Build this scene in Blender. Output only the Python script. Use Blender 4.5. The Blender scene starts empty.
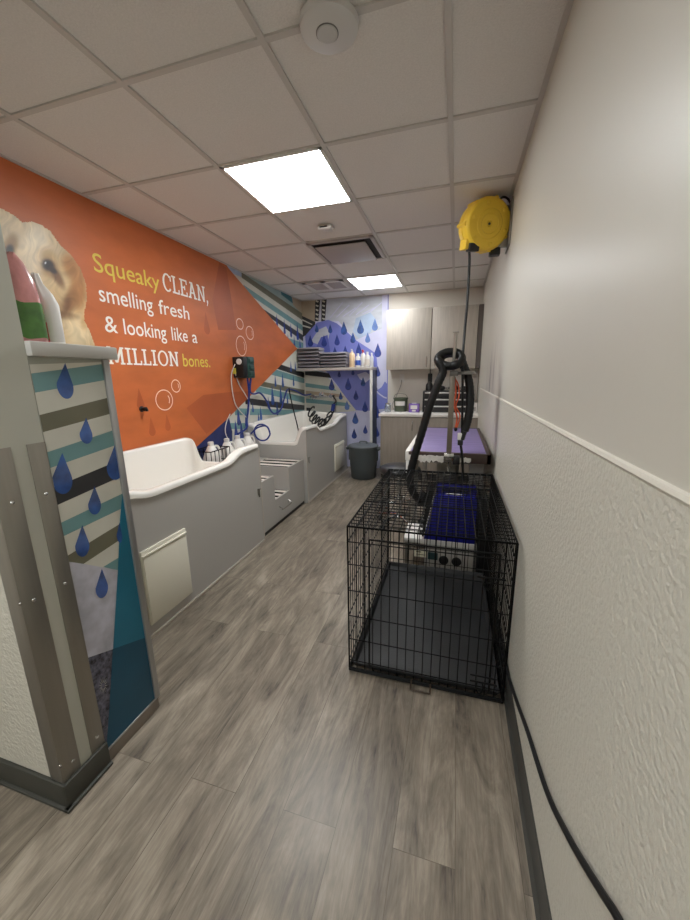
import bpy, bmesh, math, random
from mathutils import Vector, Matrix
random.seed(7)
SC = bpy.context.scene
COL = SC.collection
PI = math.pi

# ------------------------------------------------------------------ camera
FPX, PITCH, YAW, ROLL = 364.633, -.2230, .2920, -.0156
CAM = Vector((0, 0, 1.397))
_f = Vector((-math.sin(YAW)*math.cos(PITCH), math.cos(YAW)*math.cos(PITCH), math.sin(PITCH)))
_r0 = Vector((math.cos(YAW), math.sin(YAW), 0)); _u0 = _r0.cross(_f)
_r = _r0*math.cos(ROLL) + _u0*math.sin(ROLL); _u = -_r0*math.sin(ROLL) + _u0*math.cos(ROLL)
cd = bpy.data.cameras.new('camera'); cam = bpy.data.objects.new('camera', cd); COL.objects.link(cam)
cd.sensor_fit = 'HORIZONTAL'; cd.sensor_width = 36; cd.lens = FPX/690*36
cd.clip_start = .02; cd.clip_end = 60
M = Matrix((_r, _u, -_f)).transposed().to_4x4(); M.translation = CAM; cam.matrix_world = M
SC.camera = cam
def ray(q): return _r*((q[0]-345)/FPX) - _u*((q[1]-460)/FPX) + _f
def onx(q, x): d = ray(q); return CAM + d*((x-CAM.x)/d.x)
def ony(q, y): d = ray(q); return CAM + d*((y-CAM.y)/d.y)
def onz(q, z): d = ray(q); return CAM + d*((z-CAM.z)/d.z)

# ------------------------------------------------------------------ measures
H = 2.524; XR = .293; XL = -2.287; YB = 5.464; YF = -3.6; XT = -1.547; XS = -1.18

# ------------------------------------------------------------------ materials
def lin(c):
    return tuple(((v/255)/12.92 if v/255 <= .04045 else ((v/255+.055)/1.055)**2.4) for v in c)
MATS = {}
def mat(name, rgb, rough=.5, metal=0., noise=None, bump=None, emit=0., alpha=1., trans=0., coat=0., spec=None):
    if name in MATS: return MATS[name]
    m = bpy.data.materials.new(name); m.use_nodes = True; nt = m.node_tree; N = nt.nodes; L = nt.links
    b = N['Principled BSDF']; c = (*lin(rgb), 1)
    b.inputs['Base Color'].default_value = c; b.inputs['Roughness'].default_value = rough; b.inputs['Metallic'].default_value = metal
    b.inputs['Alpha'].default_value = alpha; b.inputs['Transmission Weight'].default_value = trans; b.inputs['Coat Weight'].default_value = coat
    if spec is not None: b.inputs['Specular IOR Level'].default_value = spec
    if emit: b.inputs['Emission Color'].default_value = c; b.inputs['Emission Strength'].default_value = emit
    tc = N.new('ShaderNodeTexCoord')
    if noise:   # (scale, amount[, (sx,sy,sz)])
        mp = N.new('ShaderNodeMapping'); mp.inputs['Scale'].default_value = noise[2] if len(noise) > 2 else (1, 1, 1)
        n = N.new('ShaderNodeTexNoise'); n.inputs['Scale'].default_value = noise[0]; n.inputs['Detail'].default_value = 5
        L.new(tc.outputs['Object'], mp.inputs[0]); L.new(mp.outputs[0], n.inputs['Vector'])
        r = N.new('ShaderNodeValToRGB'); a = noise[1]
        r.color_ramp.elements[0].position = .3; r.color_ramp.elements[1].position = .7
        r.color_ramp.elements[0].color = (*[v*(1-a) for v in c[:3]], 1); r.color_ramp.elements[1].color = (*[min(1, v*(1+a)) for v in c[:3]], 1)
        L.new(n.outputs['Fac'], r.inputs[0]); L.new(r.outputs[0], b.inputs['Base Color'])
    if bump:
        mp = N.new('ShaderNodeMapping'); mp.inputs['Scale'].default_value = bump[2] if len(bump) > 2 else (1, 1, 1)
        n = N.new('ShaderNodeTexNoise'); n.inputs['Scale'].default_value = bump[0]; n.inputs['Detail'].default_value = 3
        L.new(tc.outputs['Object'], mp.inputs[0]); L.new(mp.outputs[0], n.inputs['Vector'])
        bp = N.new('ShaderNodeBump'); bp.inputs['Strength'].default_value = bump[1]; bp.inputs['Distance'].default_value = .004
        L.new(n.outputs['Fac'], bp.inputs['Height']); L.new(bp.outputs[0], b.inputs['Normal'])
    MATS[name] = m; return m

def floor_material():
    m = bpy.data.materials.new('vinyl_plank_floor'); m.use_nodes = True; nt = m.node_tree; N = nt.nodes; L = nt.links
    b = N['Principled BSDF']; tc = N.new('ShaderNodeTexCoord')
    mp = N.new('ShaderNodeMapping'); mp.inputs['Rotation'].default_value = (0, 0, PI/2); mp.inputs['Location'].default_value = (.37, .115, 0)
    L.new(tc.outputs['Object'], mp.inputs[0])
    def brick(c1, c2):
        k = N.new('ShaderNodeTexBrick'); k.offset = .37; k.offset_frequency = 2
        k.inputs['Scale'].default_value = 1; k.inputs['Brick Width'].default_value = 1.22; k.inputs['Row Height'].default_value = .182
        k.inputs['Mortar Size'].default_value = .0011; k.inputs['Mortar Smooth'].default_value = .3
        k.inputs['Color1'].default_value = c1; k.inputs['Color2'].default_value = c2; k.inputs['Mortar'].default_value = (.35, .35, .35, 1)
        L.new(mp.outputs[0], k.inputs['Vector']); return k
    tone = brick((0, 0, 0, 1), (1, 1, 1, 1))
    # streaky grain, shifted per plank
    sep = N.new('ShaderNodeSeparateColor'); L.new(tone.outputs['Color'], sep.inputs[0])
    off = N.new('ShaderNodeCombineXYZ'); mul = N.new('ShaderNodeMath'); mul.operation = 'MULTIPLY'; mul.inputs[1].default_value = 37.
    L.new(sep.outputs[0], mul.inputs[0]); L.new(mul.outputs[0], off.inputs[2])
    add = N.new('ShaderNodeVectorMath'); add.operation = 'ADD'; L.new(tc.outputs['Object'], add.inputs[0]); L.new(off.outputs[0], add.inputs[1])
    def grain(sx, sy, scale, detail, dist=0.):
        g = N.new('ShaderNodeMapping'); g.inputs['Scale'].default_value = (sx, sy, 1); L.new(add.outputs[0], g.inputs[0])
        n = N.new('ShaderNodeTexNoise'); n.inputs['Scale'].default_value = scale; n.inputs['Detail'].default_value = detail
        n.inputs['Distortion'].default_value = dist; n.inputs['Roughness'].default_value = .7
        L.new(g.outputs[0], n.inputs['Vector']); return n
    g1 = grain(9, 1.7, 1.2, 7, 1.6); g2 = grain(70, 5., 1.2, 4, .6); g3 = grain(4.2, 1.3, 1.2, 4, .9)
    def mth(op, a, v):
        n = N.new('ShaderNodeMath'); n.operation = op; L.new(a, n.inputs[0])
        if isinstance(v, float): n.inputs[1].default_value = v
        else: L.new(v, n.inputs[1])
        return n.outputs[0]
    s = mth('ADD', mth('MULTIPLY', g1.outputs['Fac'], .44), mth('MULTIPLY', g2.outputs['Fac'], .22))
    s = mth('ADD', s, mth('MULTIPLY', g3.outputs['Fac'], .38)); s = mth('ADD', s, mth('MULTIPLY', sep.outputs[0], .04))
    r = N.new('ShaderNodeValToRGB'); e = r.color_ramp.elements
    e[0].position = .39; e[0].color = (*lin((60, 54, 47)), 1); e[1].position = .66; e[1].color = (*lin((158, 147, 132)), 1)
    k = e.new(.47); k.color = (*lin((105, 96, 85)), 1); k = e.new(.56); k.color = (*lin((131, 121, 107)), 1)
    L.new(s, r.inputs[0])
    mx = N.new('ShaderNodeMix'); mx.data_type = 'RGBA'; mx.blend_type = 'MULTIPLY'
    L.new(tone.outputs['Fac'], mx.inputs[0]); L.new(r.outputs[0], mx.inputs[6]); mx.inputs[7].default_value = (.55, .53, .5, 1)
    L.new(mx.outputs[2], b.inputs['Base Color'])
    rr = N.new('ShaderNodeMapRange'); rr.inputs[3].default_value = .30; rr.inputs[4].default_value = .46; b.inputs['Specular IOR Level'].default_value = .38; L.new(g2.outputs['Fac'], rr.inputs[0]); L.new(rr.outputs[0], b.inputs['Roughness'])
    bp = N.new('ShaderNodeBump'); bp.inputs['Strength'].default_value = .12; bp.inputs['Distance'].default_value = .002
    L.new(g2.outputs['Fac'], bp.inputs['Height']); L.new(bp.outputs[0], b.inputs['Normal'])
    return m
def wall_paint_material():
    # off white satin paint with a few grey scuffs low on the far part
    m = bpy.data.materials.new('satin_wall_paint'); m.use_nodes = True; nt = m.node_tree; N = nt.nodes; L = nt.links
    b = N['Principled BSDF']; b.inputs['Roughness'].default_value = .38
    tc = N.new('ShaderNodeTexCoord')
    def rng(sock, a, bb):
        n = N.new('ShaderNodeMapRange'); n.interpolation_type = 'SMOOTHSTEP'; n.inputs[1].default_value = a; n.inputs[2].default_value = bb; L.new(sock, n.inputs[0]); return n.outputs[0]
    def mul(a, c):
        n = N.new('ShaderNodeMath'); n.operation = 'MULTIPLY'; L.new(a, n.inputs[0]); L.new(c, n.inputs[1]); return n.outputs[0]
    geo = N.new('ShaderNodeNewGeometry'); sp = N.new('ShaderNodeSeparateXYZ'); L.new(geo.outputs['Position'], sp.inputs[0])
    mp = N.new('ShaderNodeMapping'); mp.inputs['Scale'].default_value = (1, 5, .5); L.new(geo.outputs['Position'], mp.inputs[0])
    n = N.new('ShaderNodeTexNoise'); n.inputs['Scale'].default_value = 2.2; n.inputs['Detail'].default_value = 4; L.new(mp.outputs[0], n.inputs['Vector'])
    s = mul(rng(n.outputs['Fac'], .42, .62), mul(mul(rng(sp.outputs['Y'], 2.7, 3.3), rng(sp.outputs['Y'], 4.4, 3.6)), mul(rng(sp.outputs['Z'], 1.75, 1.35), rng(sp.outputs['Z'], .7, 1.0))))
    mx = N.new('ShaderNodeMix'); mx.data_type = 'RGBA'; L.new(s, mx.inputs[0])
    mx.inputs[6].default_value = (*lin((198, 194, 183)), 1); mx.inputs[7].default_value = (*lin((128, 120, 120)), 1)
    L.new(mx.outputs[2], b.inputs['Base Color'])
    n2 = N.new('ShaderNodeTexNoise'); n2.inputs['Scale'].default_value = 60; L.new(geo.outputs['Position'], n2.inputs['Vector'])
    bp = N.new('ShaderNodeBump'); bp.inputs['Strength'].default_value = .05; bp.inputs['Distance'].default_value = .003
    L.new(n2.outputs['Fac'], bp.inputs['Height']); L.new(bp.outputs[0], b.inputs['Normal'])
    MATS['satin_wall_paint'] = m; return m

m_floor = floor_material()
m_paint = wall_paint_material()
m_white_paint = mat('white_wall_paint', (222, 216, 206), .5)
m_stub = mat('grey_green_paint', (184, 184, 173), .45)
m_frp = mat('pebbled_wall_panel', (202, 199, 187), .4, bump=(80, 1.))
m_tile = mat('ceiling_tile', (222, 219, 216), .9, noise=(160, .05), bump=(190, .5))
m_grid = mat('ceiling_grid_metal', (196, 192, 188), .5)
m_rail = mat('rail_white', (222, 218, 206), .35)
m_base = mat('cove_base_grey', (66, 66, 62), .5)
m_base_dk = mat('cove_base_dark', (62, 62, 56), .5)
m_steel = mat('brushed_steel', (150, 146, 138), .35, .75, noise=(40, .06, (1, 1, .05)))
m_chrome = mat('chrome', (205, 205, 205), .15, 1)
m_alu = mat('aluminium_trim', (170, 170, 170), .35, .7)
m_acryl = mat('white_acrylic', (240, 237, 230), .18, coat=.3)
m_grey_lam = mat('grey_laminate', (176, 173, 168), .45)
m_panel_w = mat('ivory_panel', (226, 222, 206), .4)
m_black = mat('black_plastic', (22, 22, 23), .45)
m_wire = mat('black_coated_wire', (7, 7, 7), .55, spec=.2)
m_tray = mat('black_tray_plastic', (34, 35, 36), .5, noise=(6, .25), bump=(120, .3))
m_hose = mat('ribbed_black_hose', (11, 12, 12), .5, spec=.35)
m_cord = mat('black_rubber_cord', (15, 15, 17), .5, spec=.35)
m_yellow = mat('yellow_plastic', (236, 198, 58), .42)
m_wood = mat('pale_wood_laminate', (182, 174, 163), .5, noise=(3, .10, (14, 14, 1.2)))
m_wood_dk = mat('grey_wood_laminate', (152, 143, 132), .5, noise=(3, .10, (14, 14, 1.2)))
m_edge_dk = mat('dark_cabinet_edge', (96, 88, 82), .5)
m_counter = mat('white_countertop', (232, 228, 222), .3)
m_blue = mat('royal_blue_plastic', (18, 22, 138), .35)
m_purple = mat('purple_rubber_mat', (130, 116, 164), .55, noise=(5, .14, (1, 6, 1)))
m_brown = mat('dark_brown_edge', (62, 46, 40), .45)
m_foam = mat('torn_white_foam', (226, 222, 214), .8, noise=(30, .12))
m_bin = mat('charcoal_plastic', (72, 78, 80), .5)
m_bin_lid = mat('grey_plastic_lid', (96, 102, 106), .45)
m_towel = mat('grey_towel', (150, 147, 152), .95, bump=(300, .6))
m_towel_dk = mat('dark_towel_hem', (38, 38, 44), .95)
m_jug = mat('white_jug_plastic', (236, 234, 228), .4)
m_navy_hose = mat('blue_hose', (28, 50, 130), .4)
m_clear_tube = mat('clear_white_tube', (214, 208, 204), .35)
m_green_box = mat('dark_green_plastic', (36, 70, 64), .4)
m_led = mat('led_diffuser', (246, 249, 250), .5, emit=15.)
m_led_far = mat('led_diffuser_far', (246, 249, 250), .5, emit=7.5)
m_led_fill = mat('led_diffuser_fill', (246, 249, 250), .5, emit=8.)  # glow of the fill panel added behind the camera
m_vent = mat('vent_grey', (176, 170, 166), .5)
m_vent_dk = mat('vent_shadow_gap', (38, 34, 32), .8)
m_white_pl = mat('white_plastic', (226, 224, 220), .4)
m_smoke = mat('off_white_plastic', (206, 205, 204), .5)
m_leather = mat('black_leather', (30, 30, 31), .35)
m_orange = mat('orange_webbing', (214, 92, 52), .6)
m_silver = mat('silver_strip', (205, 203, 200), .3, .4)

# ------------------------------------------------------------------ mesh building
class MB:
    def __init__(s): s.bm = bmesh.new(); s.mi = 0
    def _mi(s, faces):
        for f in faces: f.material_index = s.mi
    def box(s, a, b, bev=0., seg=2):
        x0, y0, z0 = [min(p, q) for p, q in zip(a, b)]; x1, y1, z1 = [max(p, q) for p, q in zip(a, b)]
        v = [s.bm.verts.new(p) for p in ((x0,y0,z0),(x1,y0,z0),(x1,y1,z0),(x0,y1,z0),(x0,y0,z1),(x1,y0,z1),(x1,y1,z1),(x0,y1,z1))]
        fs = [s.bm.faces.new([v[i] for i in q]) for q in ((3,2,1,0),(4,5,6,7),(0,1,5,4),(1,2,6,5),(2,3,7,6),(3,0,4,7))]
        s._mi(fs)
        if bev > 0:
            es = {e for f in fs for e in f.edges}
            r = bmesh.ops.bevel(s.bm, geom=list(es), offset=bev, segments=seg, profile=.5, affect='EDGES'); s._mi(r['faces'])
        return s
    def prism(s, poly, vec, bev=0.):
        vec = Vector(vec); n = len(poly)
        a = [s.bm.verts.new(p) for p in poly]; b = [s.bm.verts.new(Vector(p)+vec) for p in poly]
        fs = [s.bm.faces.new(a[::-1]), s.bm.faces.new(b)] + [s.bm.faces.new((a[i], a[(i+1)%n], b[(i+1)%n], b[i])) for i in range(n)]
        s._mi(fs); bmesh.ops.recalc_face_normals(s.bm, faces=fs)
        if bev > 0:
            es = {e for f in fs[:2] for e in f.edges}
            r = bmesh.ops.bevel(s.bm, geom=list(es), offset=bev, segments=2, profile=.5, affect='EDGES'); s._mi(r['faces'])
        return s
    def face(s, poly):
        f = s.bm.faces.new([s.bm.verts.new(p) for p in poly]); s._mi([f]); return s
    def rod(s, p, q, r, n=8, r2=None, cap=True):
        p, q = Vector(p), Vector(q); d = (q-p).normalized(); r2 = r if r2 is None else r2
        a = d.orthogonal().normalized(); b = d.cross(a)
        A = [s.bm.verts.new(p + (a*math.cos(t)+b*math.sin(t))*r) for t in [2*PI*i/n for i in range(n)]]
        B = [s.bm.verts.new(q + (a*math.cos(t)+b*math.sin(t))*r2) for t in [2*PI*i/n for i in range(n)]]
        fs = [s.bm.faces.new((A[i], A[(i+1)%n], B[(i+1)%n], B[i])) for i in range(n)]
        if cap: fs += [s.bm.faces.new(A[::-1]), s.bm.faces.new(B)]
        s._mi(fs); return s
    def tube(s, pts, r, n=8, smooth=6, rib=0., closed=False):
        P = [Vector(p) for p in pts]
        if smooth: P = spline(P, smooth, closed)
        m = len(P); T = []
        for i in range(m):
            a = P[(i-1) % m] if closed else P[max(i-1, 0)]; b = P[(i+1) % m] if closed else P[min(i+1, m-1)]
            T.append((b-a).normalized())
        nrm = T[0].orthogonal().normalized(); rings = []
        for i in range(m):
            nrm = (nrm - T[i]*nrm.dot(T[i])).normalized(); bi = T[i].cross(nrm)
            rr = r*(1 + (rib if i % 2 else -rib))
            rings.append([s.bm.verts.new(P[i] + (nrm*math.cos(t)+bi*math.sin(t))*rr) for t in [2*PI*k/n for k in range(n)]])
        fs = []
        for i in range(m if closed else m-1):
            A, B = rings[i], rings[(i+1) % m]
            fs += [s.bm.faces.new((A[k], A[(k+1)%n], B[(k+1)%n], B[k])) for k in range(n)]
        if not closed: fs += [s.bm.faces.new(rings[0][::-1]), s.bm.faces.new(rings[-1])]
        s._mi(fs); return s
    def lathe(s, prof, c, axis=(0,0,1), n=24, sx=1., sy=1.):
        c = Vector(c); ax = Vector(axis).normalized()
        a = Vector((1,0,0)) if abs(ax.z) > .9 else ax.cross(Vector((0,0,1))).normalized(); b = ax.cross(a)
        rings = []
        for r, h in prof:
            rings.append([s.bm.verts.new(c + ax*h + a*math.cos(t)*r*sx + b*math.sin(t)*r*sy) for t in [2*PI*i/n for i in range(n)]])
        fs = []
        for A, B in zip(rings, rings[1:]): fs += [s.bm.faces.new((A[i], A[(i+1)%n], B[(i+1)%n], B[i])) for i in range(n)]
        fs += [s.bm.faces.new(rings[0][::-1]), s.bm.faces.new(rings[-1])]
        s._mi(fs); return s
    def ball(s, c, r, sc=(1,1,1), n=12):
        res = bmesh.ops.create_uvsphere(s.bm, u_segments=n, v_segments=max(6, n//2+1), radius=r)
        for v in res['verts']: v.co = Vector((v.co.x*sc[0], v.co.y*sc[1], v.co.z*sc[2])) + Vector(c)
        s._mi({f for v in res['verts'] for f in v.link_faces}); return s
    def loops(s, rings, close_last=True, close_first=False):
        R = [[s.bm.verts.new(p) for p in ring] for ring in rings]; n = len(R[0]); fs = []
        for A, B in zip(R, R[1:]): fs += [s.bm.faces.new((A[i], A[(i+1)%n], B[(i+1)%n], B[i])) for i in range(n)]
        if close_last: fs.append(s.bm.faces.new(R[-1]))
        if close_first: fs.append(s.bm.faces.new(R[0][::-1]))
        s._mi(fs); bmesh.ops.recalc_face_normals(s.bm, faces=fs); return s
    def build(s, name, mats, parent=None, smooth=30, origin=None):
        if not isinstance(mats, (list, tuple)): mats = [mats]
        me = bpy.data.meshes.new(name); 
        if parent is not None: o = Vector(ROOT[parent.name_full])
        elif origin is not None: o = Vector(origin)
        else:
            co = [v.co for v in s.bm.verts]; lo = [min(c[i] for c in co) for i in range(3)]; hi = [max(c[i] for c in co) for i in range(3)]
            o = Vector(((lo[0]+hi[0])/2, (lo[1]+hi[1])/2, lo[2]))
        for v in s.bm.verts: v.co -= o
        s.bm.to_mesh(me); s.bm.free()
        for m in mats: me.materials.append(m)
        if smooth:
            me.polygons.foreach_set('use_smooth', [True]*len(me.polygons)); me.set_sharp_from_angle(angle=math.radians(smooth))
        ob = bpy.data.objects.new(name, me); COL.objects.link(ob)
        if parent is not None: ob.parent = parent
        else: ob.location = o
        ROOT[ob.name_full] = o
        return ob
ROOT = {}
def spline(P, k, closed=False):
    out = []; m = len(P)
    for i in range(m if closed else m-1):
        if closed: a, b, c, d = P[(i-1)%m], P[i], P[(i+1)%m], P[(i+2)%m]
        else: a, b, c, d = P[max(i-1,0)], P[i], P[i+1], P[min(i+2,m-1)]
        for j in range(k):
            t = j/k; t2 = t*t; t3 = t2*t
            out.append(.5*((2*b) + (c-a)*t + (2*a-5*b+4*c-d)*t2 + (-a+3*b-3*c+d)*t3))
    if not closed: out.append(P[-1])
    return out
def tag(o, label, cat, group=None):
    o['label'] = label; o['category'] = cat
    if group: o['group'] = group
    return o
def thing(name, label, cat, loc, group=None):
    o = bpy.data.objects.new(name, None); COL.objects.link(o); o.location = loc; o.empty_display_size = .05
    ROOT[o.name_full] = Vector(loc); return tag(o, label, cat, group)
def struct(o): o['kind'] = 'structure'; return o
def copy_thing(o, loc, label):
    c = o.copy(); COL.objects.link(c); c.location = loc; c['label'] = label; ROOT[c.name_full] = Vector(loc)
    for ch in list(o.children):
        d = ch.copy(); COL.objects.link(d); d.parent = c
        for g in list(ch.children):
            e = g.copy(); COL.objects.link(e); e.parent = d
    return c

# ------------------------------------------------------------------ room shell
struct(MB().box((XL-.1, YF-.1, -.1), (XR+.1, YB+.1, 0)).build('floor', m_floor, origin=(0,0,0)))
struct(MB().box((XL-.1, YF-.1, H+.006), (XR+.1, YB+.1, H+.1)).build('ceiling', m_tile, origin=(0,0,0)))
g = MB(); GX = [-.0805-.61*k for k in range(4)]; GY = [1.395+.6086*k for k in range(-8, 7)]
for x in GX: g.box((x-.012, YF, H-.002), (x+.012, YB, H+.007))
for y in GY: g.box((XL, y-.012, H-.0015), (XR, y+.012, H+.0075))
g.box((XR-.02, YF, H-.002), (XR, YB, H+.007)); g.box((XL, YF, H-.002), (XL+.02, YB, H+.007)); g.box((XL, YB-.02, H-.002), (XR, YB, H+.007))
struct(g.build('trim_1', m_grid, origin=(0,0,0)))
wl = struct(MB().box((XL-.1, YF-.1, 0), (XL, YB+.1, H+.01)).build('wall_left', m_white_paint, origin=(0,0,0)))
wr = struct(MB().box((XR, YF-.1, 0), (XR+.1, YB+.1, H+.01)).build('wall_right', m_paint, origin=(0,0,0)))
wb = struct(MB().box((XL, YB, 0), (XR, YB+.1, H+.01)).build('wall_back', m_white_paint, origin=(0,0,0)))
struct(MB().box((XL, YF-.1, 0), (XR, YF, H+.01)).build('wall_front', m_white_paint, origin=(0,0,0)))
MB().box((XR-.004, YF, .1), (XR, YB-.62, 1.232)).build('wall_panel', m_frp, wr)
struct(MB().prism([(XR, YF, 1.232), (XR-.006, YF, 1.232), (XR-.009, YF, 1.237), (XR-.007, YF, 1.244), (XR, YF, 1.246)], (0, YB-.62-YF, 0)).build('trim_2', m_rail))
struct(MB().prism([(XR, YF, 0), (XR-.022, YF, 0), (XR-.012, YF, .012), (XR-.008, YF, .095), (XR-.003, YF, .102), (XR, YF, .102)], (0, YB-.62-YF, 0)).build('baseboard_right', m_base))
# stub wall and half wall
ws = struct(MB().box((XL, .637, 0), (XS, .78, H+.005)).build('wall_stub', m_stub, origin=(0,0,0)))
MB().box((XL, .633, .1), (XS-.055, .637, 1.22)).build('wall_panel', m_frp, ws)
b = MB(); c = [(0, 0), (.012, .012), (.012, .088), (.006, .1), (0, .1)]
b.box((XL, .622, 0), (XS+.012, .637, .098), .004); b.box((XS, .622, 0), (XS+.013, .783, .098), .004)
b.box((XL, .612, 0), (XS+.022, .637, .012), .004); b.box((XS, .612, 0), (XS+.023, .783, .012), .004)
struct(b.build('baseboard_left', m_base_dk))
wp = struct(MB().box((XL, .781, 0), (XS, 1.03, 1.47)).build('wall_partition', m_stub, origin=(0,0,0)))
MB().box((XL, .78, 1.47), (XS+.022, 1.064, 1.512), .004).build('wall_cap', mat('grey_solid_cap', (186, 184, 178), .4), wp)
MB().box((XS-.002, .78, 0), (XS+.004, 1.03, .055), .002).build('kick_strip', mat('grey_kick_strip', (128, 118, 108), .4), wp)
t = MB(); t.box((XS-.004, 1.012, .055), (XS+.010, 1.036, 1.47), .002); t.box((XS-.004, .781, .052), (XS+.006, 1.034, .060), .001)
t.build('metal_edge', m_alu, wp)

# ------------------------------------------------------------------ murals
def rect_clip(poly, lo, hi):
    for ax in (0, 1):
        for sgn, lim in ((1, lo[ax]), (-1, hi[ax])):
            out = []
            for i in range(len(poly)):
                a, b = poly[i-1], poly[i]; da = sgn*(a[ax]-lim); db = sgn*(b[ax]-lim)
                if (da >= 0) != (db >= 0):
                    t_ = da/(da-db); out.append((a[0]+(b[0]-a[0])*t_, a[1]+(b[1]-a[1])*t_))
                if db >= 0: out.append(b)
            poly = out
            if not poly: return []
    return poly
class Mural:
    """Flat printed shapes in the plane of one wall, each a hair in front of the one before."""
    def __init__(s, kind, val, lo, hi, step=.00008):
        s.kind, s.val, s.lo, s.hi, s.step = kind, val, lo, hi, step; s.mb = MB(); s.mats = []; s.n = 0
    def to2(s, q):
        p = onx(q, s.val) if s.kind == 'x' else ony(q, s.val)
        return (p.y, p.z) if s.kind == 'x' else (p.x, p.z)
    def to3(s, p, d):
        return (s.val + d, p[0], p[1]) if s.kind == 'x' else (p[0], s.val - d, p[1])
    def add(s, poly, m, px=True):
        if px: poly = [s.to2(q) for q in poly]
        poly = rect_clip(poly, s.lo, s.hi)
        if len(poly) < 3: return
        if m not in s.mats: s.mats.append(m)
        s.mb.mi = s.mats.index(m); s.n += 1
        pts = [s.to3(p, .0006 + s.n*s.step) for p in poly]
        A = sum(poly[i-1][0]*poly[i][1]-poly[i][0]*poly[i-1][1] for i in range(len(poly)))
        want = A > 0 if s.kind == 'x' else A > 0
        s.mb.face(pts if want else pts[::-1])
    def line(s, p, q, w, m):
        (a, b), (c, d) = s.to2(p), s.to2(q); l = math.hypot(c-a, d-b); nx, ny = -(d-b)/l*w/2, (c-a)/l*w/2
        s.add([(a+nx, b+ny), (a-nx, b-ny), (c-nx, d-ny), (c+nx, d+ny)], m, False)
    def stripe(s, u0, u1, l0, l1, m):
        s.add([u0, u1, l1, l0], m)
    def drop(s, q, h, m, w=None, lean=0., px=True):
        # q: top tip; h: height in metres
        x, z = s.to2(q) if px else q; w = w or h*.26
        pts = []
        for i in range(25):
            a = -PI/2 + 2*PI*(i/24)
            pts.append((math.cos(a)*w, math.sin(a)*w))
        P = [(x, z)]; cz = z - h + w
        for i in range(0, 21):
            a = PI - PI*.12 + (PI*1.24)*i/20
            P.append((x + lean*h + math.cos(a)*w, cz + math.sin(a)*w*1.0))
        s.add(P, m, False)
    def ring(s, q, ry, rz, t, m, arc=(0, 2*PI)):
        x, z = s.to2(q); n = 36
        for i in range(n):
            a0 = arc[0]+(arc[1]-arc[0])*i/n; a1 = arc[0]+(arc[1]-arc[0])*(i+1)/n
            s.n -= 1 if i else 0
            s.add([(x+math.cos(a)*r, z+math.sin(a)*rr) for a, r, rr in ((a0, ry, rz), (a1, ry, rz), (a1, ry-t, rz-t), (a0, ry-t, rz-t))], m, False)
    def build(s, parent, name='mural'): return s.mb.build(name, s.mats, parent, smooth=0)
c_or = mat('mural_orange', (194, 104, 56), .45, noise=(2.2, .13, (1, 1.2, 3)))
c_or2 = mat('mural_orange_deep', (178, 90, 50), .45, noise=(3, .1))
c_cream = mat('mural_cream', (206, 205, 194), .45, noise=(6, .06))
c_teal = mat('mural_teal', (112, 152, 154), .45, noise=(6, .08))
c_teal_dk = mat('mural_teal_deep', (52, 110, 120), .45, noise=(6, .08))
c_olive = mat('mural_olive', (110, 108, 90), .45, noise=(6, .08))
c_black = mat('mural_charcoal', (52, 52, 54), .45, noise=(6, .1))
c_navy = mat('mural_navy', (38, 50, 102), .45, noise=(8, .18))
c_drop = mat('mural_drop_blue', (54, 92, 164), .45, noise=(16, .45), alpha=.76)
c_drop_dk = mat('mural_drop_navy', (52, 74, 156), .45, noise=(16, .45), alpha=.76)
c_drop_lt = mat('mural_drop_pale', (104, 136, 200), .45, noise=(14, .2), alpha=.85)
c_peri = mat('mural_periwinkle', (122, 130, 204), .45, noise=(3, .12))
c_peri_dk = mat('mural_periwinkle_deep', (94, 104, 182), .45, noise=(3, .12))
c_lav = mat('mural_lavender', (206, 206, 232), .45, noise=(4, .10))
c_lav_gr = mat('mural_mist', (192, 196, 206), .45, noise=(5, .12, (1, 1, 3)))
c_sky = mat('mural_pale_blue', (172, 190, 214), .45, noise=(7, .14))
c_tan = mat('mural_tan', (176, 160, 138), .45, noise=(6, .08))
c_pat = mat('mural_dark_floral', (84, 84, 98), .45, noise=(70, .97))
c_white = mat('mural_white', (240, 236, 226), .45)
c_yel = mat('mural_yellow', (222, 200, 84), .45)
c_pink = mat('mural_pale_pink', (250, 216, 196), .45)

# left wall ------------------------------------------------------
ml = Mural('x', XL, (.79, .0), (YB, H-.002))
ml.add([(0.79, 0), (YB, 0), (YB, H), (.79, H)], c_cream, False)
def L1(u, v): return (220+u/7.667, 260+v/7.667)
def L2(u, v): return (200+u/5.75, 350+v/5.75)
def band(mu, F, a, b, a2, b2, m): mu.add([F(*a), F(*b), F(*b2), F(*a2)], m)
band(ml, L1, (60, 20), (300, 130), (40, 80), (210, 150), c_sky)
band(ml, L1, (140, 60), (640, 300), (165, 105), (640, 425), mat('mural_grey_teal', (150, 170, 168), .45, noise=(6, .08)))
ml.add([L1(465, 235), L1(470, 265), L1(560, 335), L1(548, 280)], c_teal_dk)
ml.add([L1(548, 260), L1(680, 320), L1(680, 470), L1(560, 345)], c_tan)
band(ml, L1, (165, 95), (660, 430), (165, 135), (660, 482), c_olive)
band(ml, L1, (180, 190), (660, 520), (180, 235), (660, 562), c_teal)
band(ml, L1, (320, 368), (660, 592), (320, 398), (660, 640), c_black)
band(ml, L1, (500, 590), (680, 650), (500, 650), (680, 690), c_teal)
band(ml, L2, (400, 60), (600, 130), (400, 95), (600, 160), c_black)
band(ml, L2, (400, 100), (600, 165), (400, 140), (600, 192), c_teal)
band(ml, L2, (330, 175), (600, 230), (330, 205), (600, 258), c_olive)
band(ml, L2, (320, 205), (600, 270), (320, 240), (600, 305), c_teal)
band(ml, L2, (260, 275), (600, 318), (260, 312), (600, 350), c_black)
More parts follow.
